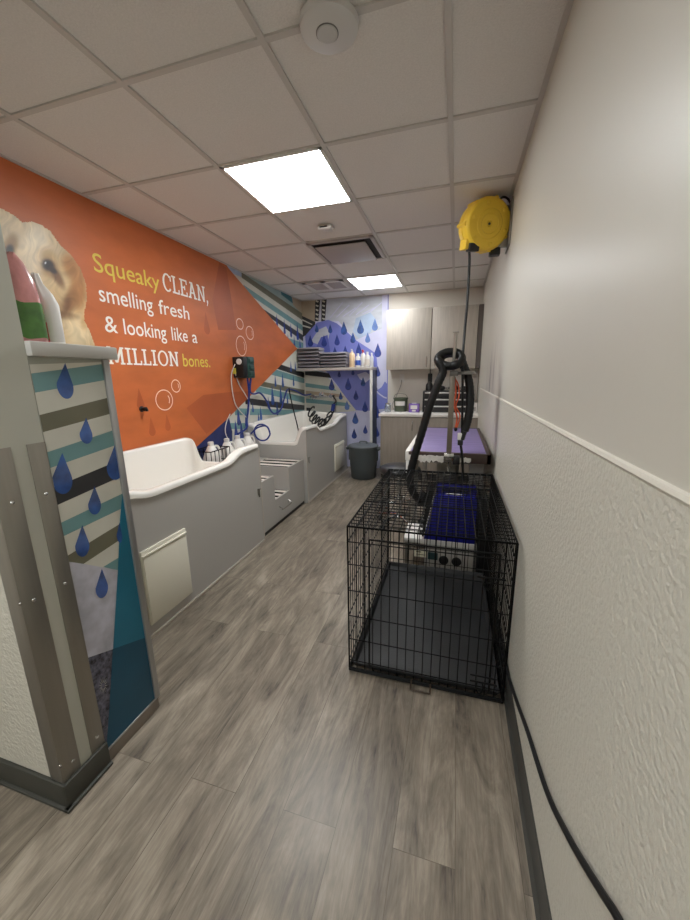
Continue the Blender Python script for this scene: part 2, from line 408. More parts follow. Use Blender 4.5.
band(ml, L2, (200, 335), (600, 345), (200, 375), (600, 372), c_teal)
band(ml, L2, (140, 420), (600, 420), (140, 455), (600, 450), c_teal)
ml.add([L2(60, 480), L2(165, 385), L2(185, 470), L2(185, 620), L2(-20, 640), L2(-60, 560)], c_navy)
for (u, v, h) in ((432, 410, .22), (490, 450, .2), (540, 480, .2), (590, 475, .26), (518, 560, .14), (566, 575, .2), (610, 590, .16)): ml.drop(L1(u, v), h, c_drop_dk, h*.17)
for (u, v, h) in ((430, 140, .16), (472, 130, .2), (535, 140, .17), (412, 200, .26), (460, 200, .26), (520, 60, .16), (440, 290, .2), (345, 320, .18),
                  (390, 265, .16), (333, 355, .16), (200, 400, .3), (215, 330, .2), (232, 400, .24), (260, 350, .18), (300, 300, .12), (545, 60, .14), (500, 250, .15)):
    ml.drop(L2(u, v), h, c_drop if u > 260 else c_drop_dk, h*.18)
ml.add([(0, 120), (220, 255.5), (228, 268), (297, 348.7), (228, 418), (195, 448), (150, 490), (-60, 600), (-60, 120)], c_or)
# faint darker print shapes on the orange
ml.add([(186, 408), (203, 395), (230, 392), (255, 391), (228, 418), (206, 434)], c_or2)
ml.add([(212, 300), (219, 262), (226, 268), (236, 330), (218, 330)], c_or2)
for q, h in (((138, 388), .16), ((150, 417), .15), ((166, 414), .14), ((205, 312), .2)): ml.drop(q, h, c_or2, h*.22)
# bubbles
ml.ring((164, 400), .095, .085, .008, c_pink); ml.ring((175.5, 386), .055, .055, .008, c_pink)
ml.ring((164, 400), .06, .055, .008, c_pink, (-.6, .7)); ml.ring((175.5, 386), .034, .034, .006, c_pink, (-.6, .7))
ml.ring((241, 346), .105, .108, .009, c_pink); ml.ring((249.5, 333), .085, .075, .009, c_pink); ml.ring((239.5, 324), .07, .058, .009, c_pink)
ml.ring((241, 346), .07, .074, .008, c_pink, (-.6, .7)); ml.ring((249.5, 333), .055, .05, .008, c_pink, (-.6, .7))
mural_left = ml.build(wl)

# slogan ---------------------------------------------------------
D_TXT = .0006 + ml.n*ml.step + .0004
def word(txt, y0, y1, base, xh_ref, size_h, m, bold=.004):
    cu = bpy.data.curves.new('slogan', 'FONT'); cu.body = txt; cu.offset = bold; cu.resolution_u = 4
    ob = bpy.data.objects.new('slogan', cu); COL.objects.link(ob)
    dg = bpy.context.evaluated_depsgraph_get(); me = bpy.data.meshes.new_from_object(ob.evaluated_get(dg))
    bpy.data.objects.remove(ob); bpy.data.curves.remove(cu)
    xs = [v.co.x for v in me.vertices]; lo, hi = min(xs), max(xs)
    kx = (y1-y0)/(hi-lo); kz = size_h/.73     # .73: cap height of the built-in face
    for v in me.vertices: v.co = Vector((XL + D_TXT, y0 + (v.co.x-lo)*kx, base + v.co.y*kz))
    me.materials.append(m); o = bpy.data.objects.new('lettering', me); COL.objects.link(o); o.parent = wl; ROOT[o.name_full] = Vector((0,0,0))
    return o
word('Squeaky', 2.012, 2.575, 2.095, 0, .118, c_yel)
word('smelling', 2.018, 2.475, 1.914, 0, .112, c_white)
word('fresh', 2.535, 2.888, 1.914, 0, .112, c_white)
word('&', 2.026, 2.125, 1.722, 0, .112, c_white)
word('looking', 2.178, 2.585, 1.722, 0, .112, c_white)
word('like', 2.645, 2.838, 1.722, 0, .112, c_white)
word('a', 2.897, 2.965, 1.722, 0, .112, c_white)
word('bones.', 2.745, 3.118, 1.512, 0, .112, c_yel)
def slab(txt, y0, y1, base, h, m):
    """capital letters with slab serifs from strokes; unit cell 1 high"""
    W = {'C': .72, 'L': .62, 'E': .68, 'A': .84, 'N': .86, 'M': 1.06, 'I': .42, 'O': .86, ',': .26}
    tot = sum(W[c] for c in txt) + .07*(len(txt)-1); k = (y1-y0)/tot; b_ = MB(); x = 0; S = .15; F = .10
    lvl = [0]
    def P(x_, z_): return (XL + D_TXT + lvl[0]*.00004, y0 + x_*k, base + z_*h)
    def R(a, c, b2, d): lvl[0] += 1; b_.face([P(a, c), P(b2, c), P(b2, d), P(a, d)])
    def Q(*pts):
        lvl[0] += 1; A = sum(pts[i-1][0]*pts[i][1]-pts[i][0]*pts[i-1][1] for i in range(len(pts)))
        b_.face([P(*p) for p in (pts if A > 0 else pts[::-1])])
    def arc(cx, w, a0, a1, n=28):
        for i in range(n):
            t0 = a0+(a1-a0)*i/n; t1 = a0+(a1-a0)*(i+1)/n
            Q((cx+w*math.cos(t0), .5+.52*math.sin(t0)), (cx+w*math.cos(t1), .5+.52*math.sin(t1)), (cx+(w-S)*math.cos(t1), .5+(.52-.10)*math.sin(t1)), (cx+(w-S)*math.cos(t0), .5+(.52-.10)*math.sin(t0)))
    for c in txt:
        w = W[c]
        if c == 'I': R(x+w/2-S/2, 0, x+w/2+S/2, 1); R(x+.02, 0, x+w-.02, F); R(x+.02, 1-F, x+w-.02, 1)
        if c in 'LE':
            R(x+.10, 0, x+.10+S, 1); R(x, 0, x+w, F); R(x+w-F, 0, x+w, .27); R(x, 1-F, x+(.34 if c == 'L' else w), 1)
        if c == 'E': R(x+w-F, .73, x+w, 1); R(x+.1, .47, x+w*.72, .47+F); R(x+w*.72-F, .38, x+w*.72, .64)
        if c == 'A':
            Q((x+.08, 0), (x+.08+S, 0), (x+w/2+S/2, 1), (x+w/2-S/2, 1)); Q((x+w-.08-S, 0), (x+w-.08, 0), (x+w/2+S/2, 1), (x+w/2-S/2, 1))
            R(x+.2, .30, x+w-.2, .30+F); R(x, 0, x+.30, F); R(x+w-.30, 0, x+w, F); R(x+w/2-.22, 1-F, x+w/2+.04, 1)
        if c == 'N':
            R(x+.09, 0, x+.09+S, 1); R(x+w-.09-S, 0, x+w-.09, 1); Q((x+.09, 1), (x+.09+S, 1), (x+w-.09, 0), (x+w-.09-S, 0))
            R(x, 0, x+.30, F); R(x, 1-F, x+.2, 1); R(x+w-.30, 1-F, x+w, 1)
        if c == 'M':
            R(x+.09, 0, x+.09+S, 1); R(x+w-.09-S, 0, x+w-.09, 1)
            Q((x+.09, 1), (x+.09+S, 1), (x+w/2+S/2, .1), (x+w/2-S/2, .1)); Q((x+w-.09, 1), (x+w-.09-S, 1), (x+w/2-S/2, .1), (x+w/2+S/2, .1))
            for a in (0, w-.30): R(x+a, 0, x+a+.30, F)
            R(x, 1-F, x+.2, 1); R(x+w-.2, 1-F, x+w, 1)
        if c == 'O': arc(x+w/2, w/2, 0, 2*PI)
        if c == 'C': arc(x+w/2+.03, w/2+.02, .75, 2*PI-.75); R(x+w-F, .62, x+w, .92)
        if c == ',': R(x+.06, 0, x+.2, .16); Q((x+.1, 0), (x+.2, 0), (x+.1, -.2), (x+.03, -.2))
        x += w + .07
    b_.build('lettering', m, wl, smooth=0)
slab('CLEAN,', 2.61, 3.180, 2.10, .135, c_white)
slab('MILLION', 2.012, 2.690, 1.510, .118, c_white)

# printed dog portrait on the left wall --------------------------
def dog():
    o_px = [(-14, 198), (2, 209), (12, 214), (22, 222), (30, 221), (40, 224), (50, 231), (60, 245), (70, 254), (80, 268), (86, 284), (87, 300), (84, 312), (84, 320), (90, 332), (95, 348), (100, 372), (107, 420), (112, 470), (-60, 470), (-60, 230)]
    def inside(q):
        c = False
        for i in range(len(o_px)):
            (x0, y0), (x1, y1) = o_px[i-1], o_px[i]
            if (y0 > q[1]) != (y1 > q[1]) and q[0] < (x1-x0)*(q[1]-y0)/(y1-y0)+x0: c = not c
        return c
    blobs = [  # px centre, radii, angle, colour, strength
        ((20, 235), (40, 22), .3, (222, 204, 172), .9), ((36, 240), (12, 16), 0, (236, 222, 196), .9), ((12, 228), (14, 14), 0, (212, 192, 158), .8),
        ((10, 246), (7, 12), .2, (150, 118, 80), .9), ((9, 250), (4, 5), 0, (40, 28, 22), 1.),
        ((46, 258), (11, 10), .3, (190, 156, 110), .8), ((48, 268), (12, 8), .6, (160, 122, 80), .8), ((57, 278), (4, 12), -.5, (120, 84, 54), .9),
        ((47, 265), (6.8, 5.2), .5, (44, 28, 20), 1.2), ((52, 270), (5, 2.6), .7, (48, 32, 24), 1.), ((46, 264.5), (3.4, 3.2), 0, (20, 15, 13), 1.2),
        ((30, 265), (12, 20), 0, (224, 206, 176), .8), ((60, 250), (6, 16), -.7, (214, 190, 150), .7),
        ((72, 268), (9, 16), -.5, (168, 116, 66), .9), ((78, 290), (8, 20), 0, (176, 122, 72), .95), ((70, 300), (6, 14), .2, (150, 102, 60), .8),
        ((64, 306), (6, 10), .3, (112, 76, 48), .8), ((56, 300), (8, 16), 0, (200, 168, 122), .7), ((66, 316), (12, 4), .2, (110, 76, 48), .7),
        ((74, 334), (18, 16), .2, (226, 204, 164), .95), ((84, 322), (4, 8), 0, (190, 150, 100), .6), ((60, 340), (10, 14), 0, (206, 178, 134), .7)]
    x0, x1, z0, z1 = 1.20, 2.02, 1.0, 2.36; nx, nz = 180, 300
    mb = MB(); vs = {}; cols = []
    def px_of(y, z):
        d = Vector((XL, y, z)) - CAM; w_ = d.dot(_f); return (345+FPX*d.dot(_r)/w_, 460-FPX*d.dot(_u)/w_)
    from mathutils import noise as NZ
    def colour(q):
        c = [206, 178, 134]
        for (cx, cy), (rx, ry), an, bc, st in blobs:
            dx, dy = q[0]-cx, q[1]-cy; u = (dx*math.cos(an)+dy*math.sin(an))/rx; v = (-dx*math.sin(an)+dy*math.cos(an))/ry
            r2_ = u*u+v*v; a = min(1., st*1.1*math.exp(-.75*r2_*r2_-.15*r2_)); c = [c[k]*(1-a)+bc[k]*a for k in range(3)]
        # fur direction fans out from the brow
        an = math.atan2(q[0]-30, q[1]-120); rr = math.hypot(q[0]-30, q[1]-120)
        wv = NZ.noise(Vector((q[0]*.06, q[1]*.06, 1.)))*.10
        n = NZ.fractal(Vector(((an+wv)*22, rr*.05, 2.3)), 1., 2., 4)*.09 + NZ.noise(Vector(((an+wv)*70, rr*.12, 5.)))*.06
        if math.hypot(q[0]-46, q[1]-265) < 5: n *= .2
        s_ = 1+n
        c = [min(255, max(0, v*s_)) for v in c]
        if math.hypot(q[0]-45, q[1]-263) < 1.0: c = [220, 220, 220]
        return c
    bm = mb.bm; lay = bm.loops.layers.float_color.new('print')
    for i in range(nx+1):
        for j in range(nz+1):
            y = x0+(x1-x0)*i/nx; z = z0+(z1-z0)*j/nz; q = px_of(y, z)
            fr = NZ.noise(Vector((q[0]*.5, q[1]*.5, 0)))*1.6
            vs[i, j] = (bm.verts.new((XL+.0006+(ml.n+2)*ml.step, y, z)), inside((q[0]+fr, q[1]+fr)), colour(q) if inside((q[0]+fr, q[1]+fr)) else None)
    for i in range(nx):
        for j in range(nz):
            four = [vs[i, j], vs[i+1, j], vs[i+1, j+1], vs[i, j+1]]
            if all(f[1] for f in four):
                f = bm.faces.new([f[0] for f in four])
                for lp, fv in zip(f.loops, four): lp[lay] = (*lin(fv[2]), 1)
    bmesh.ops.delete(bm, geom=[v for v in bm.verts if not v.link_faces], context='VERTS')
    m = bpy.data.materials.new('printed_dog_photo'); m.use_nodes = True
    at = m.node_tree.nodes.new('ShaderNodeAttribute'); at.attribute_name = 'print'
    bs = m.node_tree.nodes['Principled BSDF']; bs.inputs['Roughness'].default_value = .45
    m.node_tree.links.new(at.outputs['Color'], bs.inputs['Base Color'])
    mb.build('dog_print', m, wl, smooth=0)
dog()

# back wall ------------------------------------------------------
mbk = Mural('y', YB, (XL, 0), (-.962, H-.002))
mbk.add([(XL, 0), (-.962, 0), (-.962, H), (XL, H)], c_lav, False)
def B3(u, v): return (295+u/6.9, 285+v/6.9)
def B4(u, v): return (320+u/8.76, 370+v/8.76)
def B5(u, v): return (280+u/9.857, 380+v/9.857)
mbk.add([B3(0, 60), B3(600, 60), B3(600, 300), B3(420, 380), B3(300, 250), B3(150, 250), B3(0, 250)], c_lav_gr)
mbk.add([B3(0, 80), B3(140, 90), B3(140, 290), B3(0, 240)], c_tan)
mbk.add([B3(20, 200), B3(140, 255), B3(140, 300), B3(40, 370), B3(0, 350)], c_black)
mbk.add([B3(30, 225), B3(120, 270), B3(118, 276), B3(28, 235)], c_cream); mbk.add([B3(10, 262), B3(110, 292), B3(106, 300), B3(10, 275)], c_cream)
for a in (140, 185):
    mbk.add([B3(a, 90), B3(a+35, 90), B3(a+22, 250), B3(a-4, 250)], c_black)
    for j in range(5): mbk.add([B3(a+4, 105+j*30), B3(a+24, 112+j*30), B3(a+18, 122+j*30), B3(a+2, 114+j*30)], c_cream)
for k in range(7):
    mbk.line(B3(240+k*45, 230-k*6), B3(330+k*45, 120+(k % 3)*18), .012, c_lav)
mbk.add([B3(420, 230), B3(520, 190), B3(560, 240), B3(520, 330), B3(440, 370), B3(400, 320)], c_sky)
mbk.add([B3(70, 350), B3(150, 260), B3(230, 240), B3(290, 265), B3(350, 315), B3(420, 380), B3(520, 445), B3(620, 520), B3(640, 600), B3(640, 900), B3(420, 900), B3(300, 700), B3(220, 600), B3(80, 470)], c_peri)
mbk.add([B3(110, 390), B3(160, 310), B3(215, 285), B3(240, 330), B3(225, 400), B3(180, 420)], c_lav_gr)
mbk.add([B3(150, 420), B3(180, 360), B3(225, 345), B3(245, 470), B3(150, 470)], c_peri_dk)
mbk.add([B3(560, 470), B3(642, 520), B3(642, 690), B3(600, 640), B3(570, 560)], c_lav)
mbk.add([B4(325, 40), B4(400, 15), B4(460, 60), B4(400, 110), B4(350, 80)], c_lav)
mbk.add([B4(455, 10), B4(560, 0), B4(590, 60), B4(540, 150), B4(480, 190)], c_lav)
mbk.add([B4(-60, 20), B4(60, 60), B4(130, 120), B4(190, 190), B4(250, 270), B4(320, 358), B4(-200, 400), B4(-250, 0)], c_cream)
band(mbk, B4, (-260, -30), (80, 30), (-260, 30), (100, 70), c_black)
band(mbk, B5, (160, 15), (520, 68), (160, 55), (560, 108), c_teal)
band(mbk, B5, (160, 95), (600, 140), (160, 130), (640, 172), c_tan)
band(mbk, B5, (160, 170), (660, 225), (160, 215), (700, 262), c_teal)
band(mbk, B5, (160, 262), (300, 275), (160, 300), (300, 310), c_black)
mbk.add([B4(320, 352), B4(400, 360), B4(600, 335), B4(620, 900), B4(150, 900), B4(150, 420)], c_lav)
mbk.add([B4(440, 390), B4(560, 370), B4(600, 420), B4(600, 640), B4(480, 640)], mat('mural_misty_blue', (166, 172, 204), .45, noise=(6, .12)))
pts = [(450, 130), (480, 170), (520, 210), (560, 238), (600, 250)]
for a, b_ in zip(pts, pts[1:]): mbk.line(B4(*a), B4(*b_), .02, c_lav)
for (u, v, h) in ((337, 250, .19), (452, 238, .2), (400, 325, .155), (290, 340, .16), (200, 345, .17), (105, 345, .17), (440, 398, .17), (572, 400, .2), (347, 418, .16), (150, 270, .12), (243, 270, .13), (572, 560, .15), (400, 575, .1), (305, 590, .1), (275, 425, .12)):
    mbk.drop(B3(u, v), h, c_drop if v < 330 else c_drop_dk)
for (u, v, h) in ((552, 230, .17), (502, 325, .15)): mbk.drop(B3(u, v), h, c_drop_lt)
for (u, v, h) in ((247, 65, .19), (315, 175, .15), (102, 75, .18), (500, 310, .19), (300, 510, .165), (310, 365, .19), (498, 495, .16), (395, 270, .17), (480, 100, .16), (398, 480, .14)):
    mbk.drop(B4(u, v), h, c_drop_dk if v != 365 else c_drop)
for (u, v, h) in ((237, 265, .15), (182, 190, .12), (378, 60, .14)): mbk.drop(B4(u, v), h, c_drop_lt if v > 250 else c_drop)
mbk.add([(-.975, 0), (-.962, 0), (-.962, H), (-.975, H)], c_peri, False)
mbk.build(wb)
struct(MB().box((XL, YB-.012, .88), (XL+.012, YB, 1.50)).build('trim_3', m_white_paint))

# half wall graphic ----------------------------------------------
mp_ = Mural('x', XS, (.7815, .060), (1.013, 1.4695), .00006)
mp_.add([(.78, .05), (1.02, .05), (1.02, 1.47), (.78, 1.47)], c_cream, False)
def Q3(u, v): return (20+u/5.108, 350+v/5.108)
def Q4(u, v): return (50+u/5.108, 520+v/5.108)
band(mp_, Q3, (0, 20), (470, 20), (0, 75), (470, 60), mat('mural_grey_green', (158, 160, 148), .45, noise=(6, .08)))
band(mp_, Q3, (20, 125), (470, 65), (20, 228), (470, 147), c_teal)
band(mp_, Q3, (60, 342), (490, 233), (60, 435), (490, 318), c_olive)
band(mp_, Q3, (90, 538), (520, 395), (90, 625), (520, 475), c_teal)
band(mp_, Q3, (110, 728), (550, 545), (110, 828), (550, 630), c_black)
band(mp_, Q3, (150, 910), (560, 715), (150, 985), (560, 790), c_teal)
mp_.add([Q4(40, 212), Q4(355, 20), Q4(358, 100), Q4(170, 224), Q4(90, 250)], c_olive)
mp_.add([Q4(270, 240), Q4(360, 185), Q4(360, 260)], c_teal)
c_stone = mat('mural_stone', (182, 182, 194), .45, noise=(11, .3))
mp_.add([Q4(40, 205), Q4(170, 224), Q4(355, 257), Q4(320, 660), Q4(150, 718)], c_stone)
mp_.add([Q4(150, 718), Q4(325, 658), Q4(310, 1250), Q4(180, 1250)], c_pat)
q0 = mp_.to2(Q4(270, 845))
for k in range(14):
    a = k*2*PI/14; r0, r1 = .012, .036
    mp_.add([(q0[0]+math.cos(a-.1)*r0*.6, q0[1]+math.sin(a-.1)*r0), (q0[0]+math.cos(a)*r1*.5, q0[1]+math.sin(a)*r1), (q0[0]+math.cos(a+.1)*r0*.6, q0[1]+math.sin(a+.1)*r0)], c_cream, False)
c_pet = mat('mural_petrol', (34, 112, 140), .4, noise=(5, .1)); c_pet_dk = mat('mural_petrol_deep', (20, 78, 104), .4, noise=(5, .1))
mp_.add([(123, 480), (132, 520), (165, 720), (104, 775), (109.5, 700), (117.5, 570), (119.5, 520)], c_pet)
mp_.add([(112.3, 649), (152, 635), (165, 720), (104, 775), (108.5, 715)], c_pet_dk)
def pdrop(F, u, v0, v1, hw, m, lean=0.):
    y0_, z0_ = mp_.to2(F(u, v0)); y1_, z1_ = mp_.to2(F(u, v1)); ya, _ = mp_.to2(F(u-hw, (v0+2*v1)/3)); yb_, _ = mp_.to2(F(u+hw, (v0+2*v1)/3))
    w = (yb_-ya)/2; cy = (ya+yb_)/2; h = z0_-z1_; P = [(y0_+lean, z0_)]
    for i in range(21):
        a = PI - .35 + (PI+.7)*i/20; P.append((cy+math.cos(a)*w, z1_+h*.34+math.sin(a)*h*.34))
    mp_.add(P, m, False)
for F, u, v0, v1, hw in ((Q3, 228, 66, 250, 42), (Q3, 335, 345, 480, 33), (Q3, 213, 525, 738, 53), (Q3, 482, 482, 665, 42), (Q3, 378, 695, 842, 34), (Q4, 162, 25, 190, 38), (Q4, 262, 248, 400, 34), (Q4, 352, 10, 118, 14), (Q3, 447, 70, 175, 10)):
    pdrop(F, u, v0, v1, hw, c_drop)
mp_.build(wp)

# ------------------------------------------------------------------ corner guards
def guard(name, label, y0, y1, corner, screws, fscrews=()):
    mb = MB(); mb.box((XS, y0-(.0075 if corner else 0), .10), (XS+.003, y1, 1.222), .0008)
    if corner: mb.box((XS-.055, y0-.0075, .10), (XS+.0028, y0-.0045, 1.2218), .0008)
    else: mb.box((XS-.02, y1, .10), (XS+.003, y1+.0012, 1.222))
    g_ = thing(name, label, 'corner guard', (XS, y0, .1), 'steel corner guards on the stub wall')
    mb.build('guard_plate', m_steel, g_)
    for q in screws:
        p = onx(q, XS+.003); MB().ball((p.x, min(max(p.y, y0+.012), y1-.012), p.z), .006, (.5, 1, 1)).build('screw', m_chrome, g_)
    for q in fscrews:
        p = ony(q, y0-.0075); MB().ball((p.x, p.y, p.z), .006, (1, .5, 1)).build('screw', m_chrome, g_)
guard('corner_guard', 'brushed steel guard wrapped round the outer corner of the grey wall', .637, .690, True, ((12.5, 503), (34, 600), (73, 761)), ((20, 604), (60, 766)))
guard('corner_guard', 'brushed steel guard strip beside the striped raindrop panel', .730, .7795, False, ((46, 494), (65, 583.5), (97, 737)))

# ------------------------------------------------------------------ ceiling fixtures
def light(y0, label, m=None):
    l_ = thing('ceiling_light', label, 'ceiling light', (-.9955, y0+.304, H-.004), 'flat ceiling lights')
    f = MB()
    for a, b_ in (((-1.2905, y0), (-.7005, y0+.018)), ((-1.2905, y0+.5906), (-.7005, y0+.6086)), ((-1.2905, y0), (-1.2725, y0+.6086)), ((-.7185, y0), (-.7005, y0+.6086))):
        f.box((*a, H-.006), (*b_, H+.005))
    f.build('frame', m_white_pl, l_)
    MB().box((-1.2735, y0+.017, H-.004), (-.7175, y0+.5916, H+.004)).build('diffuser', m or m_led, l_)
light(2.004, 'nearer glowing square flat light panel in the ceiling')
light(4.438, 'farther glowing square light panel in the ceiling by the back wall', m_led_far)
light(-.431, 'added square fill light panel in the ceiling near the entrance', m_led_fill)  # added out of view behind the camera to brighten the room
light(-2.257, 'added square fill light panel in the ceiling farthest from the back wall')  # second unseen panel, added only to lift the overall brightness
o = thing('smoke_detector', 'large round white detector on the ceiling near the camera', 'smoke detector', (-.452, 1.400, H))
MB().lathe([(.096, 0), (.097, -.008), (.093, -.020), (.080, -.027), (.0, -.028)], (-.452, 1.400, H-.002), n=48).build('housing', m_smoke, o)
MB().lathe([(.034, 0), (.034, -.006), (.031, -.008), (0.001, -.008)], (-.458, 1.398, H-.028), n=32).build('test_button', mat('detector_button', (200, 199, 198), .5), o)
MB().lathe([(.037, 0), (.037, -.003), (.001, -.003)], (-.458, 1.398, H-.0285), n=32).build('ring', mat('detector_ring', (120, 118, 116), .5), o)
o = thing('ceiling_sensor', 'small white rectangular sensor on the ceiling between light and diffuser', 'sensor', (-1.009, 2.95, H))
MB().box((-1.065, 2.905, H-.028), (-.955, 2.985, H-.0015), .01).build('housing', m_white_pl, o)
MB().box((-1.045, 2.9, H-.020), (-.985, 2.906, H-.010)).build('lens', m_vent_dk, o)
o = thing('air_diffuser', 'square ceiling air diffuser with a flat plate and dark gap', 'air vent', (-.9955, 3.53, H))
MB().box((-1.262, 3.262, H-.0045), (-.738, 3.80, H-.002)).build('recess', m_vent_dk, o)
f = MB()
for a, b_ in (((-1.2905, 3.2207), (-.7005, 3.262)), ((-1.2905, 3.80), (-.7005, 3.8293)), ((-1.2905, 3.2207), (-1.262, 3.8293)), ((-.738, 3.2207), (-.7005, 3.8293))): f.box((*a, H-.012), (*b_, H+.005), .003)
f.build('frame', m_vent, o)
MB().box((-1.235, 3.300, H-.026), (-.785, 3.80, H-.018), .003).build('plate', m_vent, o)
MB().box((-1.05, 3.45, H-.020), (-.95, 3.7, H-.003)).build('hanger', m_vent_dk, o)
o = thing('air_grille', 'small double louvred return grille in the ceiling near the back corner', 'air vent', (-1.6, 4.68, H))
f = MB()
f.box((-1.86, 4.47, H-.010), (-1.34, 4.53, H-.0016)); f.box((-1.86, 4.85, H-.010), (-1.34, 4.9, H-.0016)); f.box((-1.86, 4.47, H-.010), (-1.81, 4.9, H-.0016)); f.box((-1.39, 4.47, H-.010), (-1.34, 4.9, H-.0016)); f.box((-1.625, 4.47, H-.010), (-1.575, 4.9, H-.0016))
f.build('frame', m_white_pl, o)
MB().box((-1.82, 4.5, H-.004), (-1.36, 4.88, H-.0018)).build('backing', m_vent_dk, o)
for xa, xb in ((-1.81, -1.625), (-1.575, -1.39)):
    f = MB()
    for k in range(7): f.prism([(xa, 4.55+k*.045, H-.004), (xa, 4.553+k*.045, H-.004), (xa, 4.573+k*.045, H-.010), (xa, 4.570+k*.045, H-.010)], (xb-xa, 0, 0))
    f.build('louvre_section', m_vent, o)

# ------------------------------------------------------------------ tubs
def sstep(t): t = min(1, max(0, t)); return t*t*(3-2*t)
def pw(pts, t):
    if t <= pts[0][0]: return pts[0][1]
    for (a, za), (b_, zb) in zip(pts, pts[1:]):
        if t <= b_: return za + (zb-za)*sstep((t-a)/(b_-a))
    return pts[-1][1]
def tub(label, y0, y1, entry_hi, front_prof, panel, latch_y, group):
    """basin between y0..y1; entry end (low rim) at y1 if entry_hi else y0"""
    xb, xf = XL+.012, XT+.012
    o = thing('bathing_tub', label, 'pet bathing tub', ((xb+xf)/2, (y0+y1)/2, 0), group)
    end = [(xb, .905), (xb+.075, .895), (xb+.16, .70), (xf-.13, .70), (xf-.05, .872), (xf, .872)]
    def rim(x, y):
        tf = (x-xb)/(xf-xb)
        zf = pw(front_prof, y)
        back = .905
        # distances to the sides decide which profile rules
        de = (y1-y) if entry_hi else (y-y0); do = (y-y0) if entry_hi else (y1-y); dfr = xf-x; db = x-xb
        m = min(de, do, dfr, db)
        if m == de: return pw(end, x)
        if m == do: return .905+(zf-.905)*sstep(tf)
        if m == dfr: return zf
        return back
    def rrect(ins, rad, n=14, ns=46):
        a, b_, c_, d_ = xb+ins, xf-ins, y0+ins, y1-ins; P = []
        for cx, cy, t0 in ((b_-rad, d_-rad, 0), (a+rad, d_-rad, PI/2), (a+rad, c_+rad, PI), (b_-rad, c_+rad, 3*PI/2)):
            for i in range(n+1): t_ = t0+PI/2*i/n; P.append((cx+math.cos(t_)*rad, cy+math.sin(t_)*rad))
            nx_ = {0: (a+rad, d_), PI/2: (a, c_+rad), PI: (b_-rad, c_), 3*PI/2: (b_, d_-rad)}[t0]; last = P[-1]
            for i in range(1, ns): P.append((last[0]+(nx_[0]-last[0])*i/ns, last[1]+(nx_[1]-last[1])*i/ns))
        return P
    base = rrect(0, .045); Z = [rim(*p) for p in base]
    n_ = len(Z)
    for _ in range(3): Z = [(Z[i-1]+2*Z[i]+Z[(i+1) % n_])/4 for i in range(n_)]
    rings = []
    for ins, dz in ((.012, -.042), (0, -.036), (-.002, -.014), (.006, -.003), (.018, 0), (.038, 0), (.050, -.006), (.056, -.022)):
        rings.append([(p[0], p[1], z+dz) for p, z in zip(rrect(ins, .045 if ins < .03 else .05), Z)])
    for ins, k in ((.068, .5), (.085, .12), (.105, .02), (.14, 0.)):
        rings.append([(p[0], p[1], .50+(z-.022-.50)*k) for p, z in zip(rrect(ins, .06), Z)])
    MB().loops(rings).build('basin', m_acryl, o, smooth=50)
    # cabinet body under the rim
    b_ = MB(); th = .02; N_ = 60
    ys = [y0+.004+(y1-y0-.008)*i/N_ for i in range(N_+1)]
    poly = [(XT-th, y, pw(front_prof, y)-.03) for y in ys] + [(XT-th, y1-.004, 0), (XT-th, y0+.004, 0)]
    b_.prism(poly, (th, 0, 0))
    ye = y1-.004-th if entry_hi else y0+.004
    xs = [xb+.004+(XT-th-xb-.006)*i/N_ for i in range(N_+1)]
    b_.prism([(x, ye, pw(end, x)-.03) for x in xs] + [(XT-th-.001, ye, 0), (xb+.004, ye, 0)], (0, th, 0))
    yo = y0+.004 if entry_hi else y1-.004-th
    b_.box((xb, yo, 0), (XT-th-.001, yo+th, .84))
    b_.build('cabinet', m_grey_lam, o)
    pa, pb, za, zb = panel
    p = MB(); p.box((XT-.001, pa, za), (XT+.012, pb, zb), .003); p.box((XT+.010, pa, zb-.034), (XT+.020, pb, zb-.022), .003); p.box((XT+.01, pa+.006, za+.006), (XT+.016, pb-.006, zb-.036), .002)
    p.build('access_panel', m_panel_w, o)
    l_ = MB(); zl = .47 if entry_hi else .50
    l_.box((XT-.001, latch_y-.012, zl-.03), (XT+.006, latch_y+.012, zl+.03), .002); l_.rod((XT+.008, latch_y, zl+.028), (XT+.008, latch_y+.006, zl-.045), .005); l_.rod((XT+.008, latch_y-.008, zl+.024), (XT+.016, latch_y+.008, zl+.024), .006)
    l_.build('latch', m_steel, o)
    e_ = MB(); ye2 = y1-.003 if entry_hi else y0+.003
    e_.box((XT-.0005, ye2-.006, .0), (XT+.002, ye2+.006, .83)); e_.box((XT-.0005, y0+.01, 0), (XT+.006, y1-.01, .022), .002)
    e_.build('edge_trim', mat('pale_edge_trim', (186, 178, 166), .4), o)
    return o
FP1 = [(1.30, .86), (1.36, .858), (1.47, .820), (2.22, .822), (2.40, .880), (2.66, .880)]
FP2 = [(3.66, .875), (3.99, .872), (4.09, .80), (4.62, .80), (5.03, .868), (5.26, .872)]
tub('nearer white bathing tub on a grey cabinet under the slogan', 1.12, 2.655, True, FP1, (1.372, 1.708, .081, .517), 2.60, 'white tubs along the mural wall')
tub('farther white bathing tub on a grey cabinet beside the towel shelf', 3.668, 5.262, False, FP2, (4.64, 5.08, .125, .50), 3.72, 'white tubs along the mural wall')

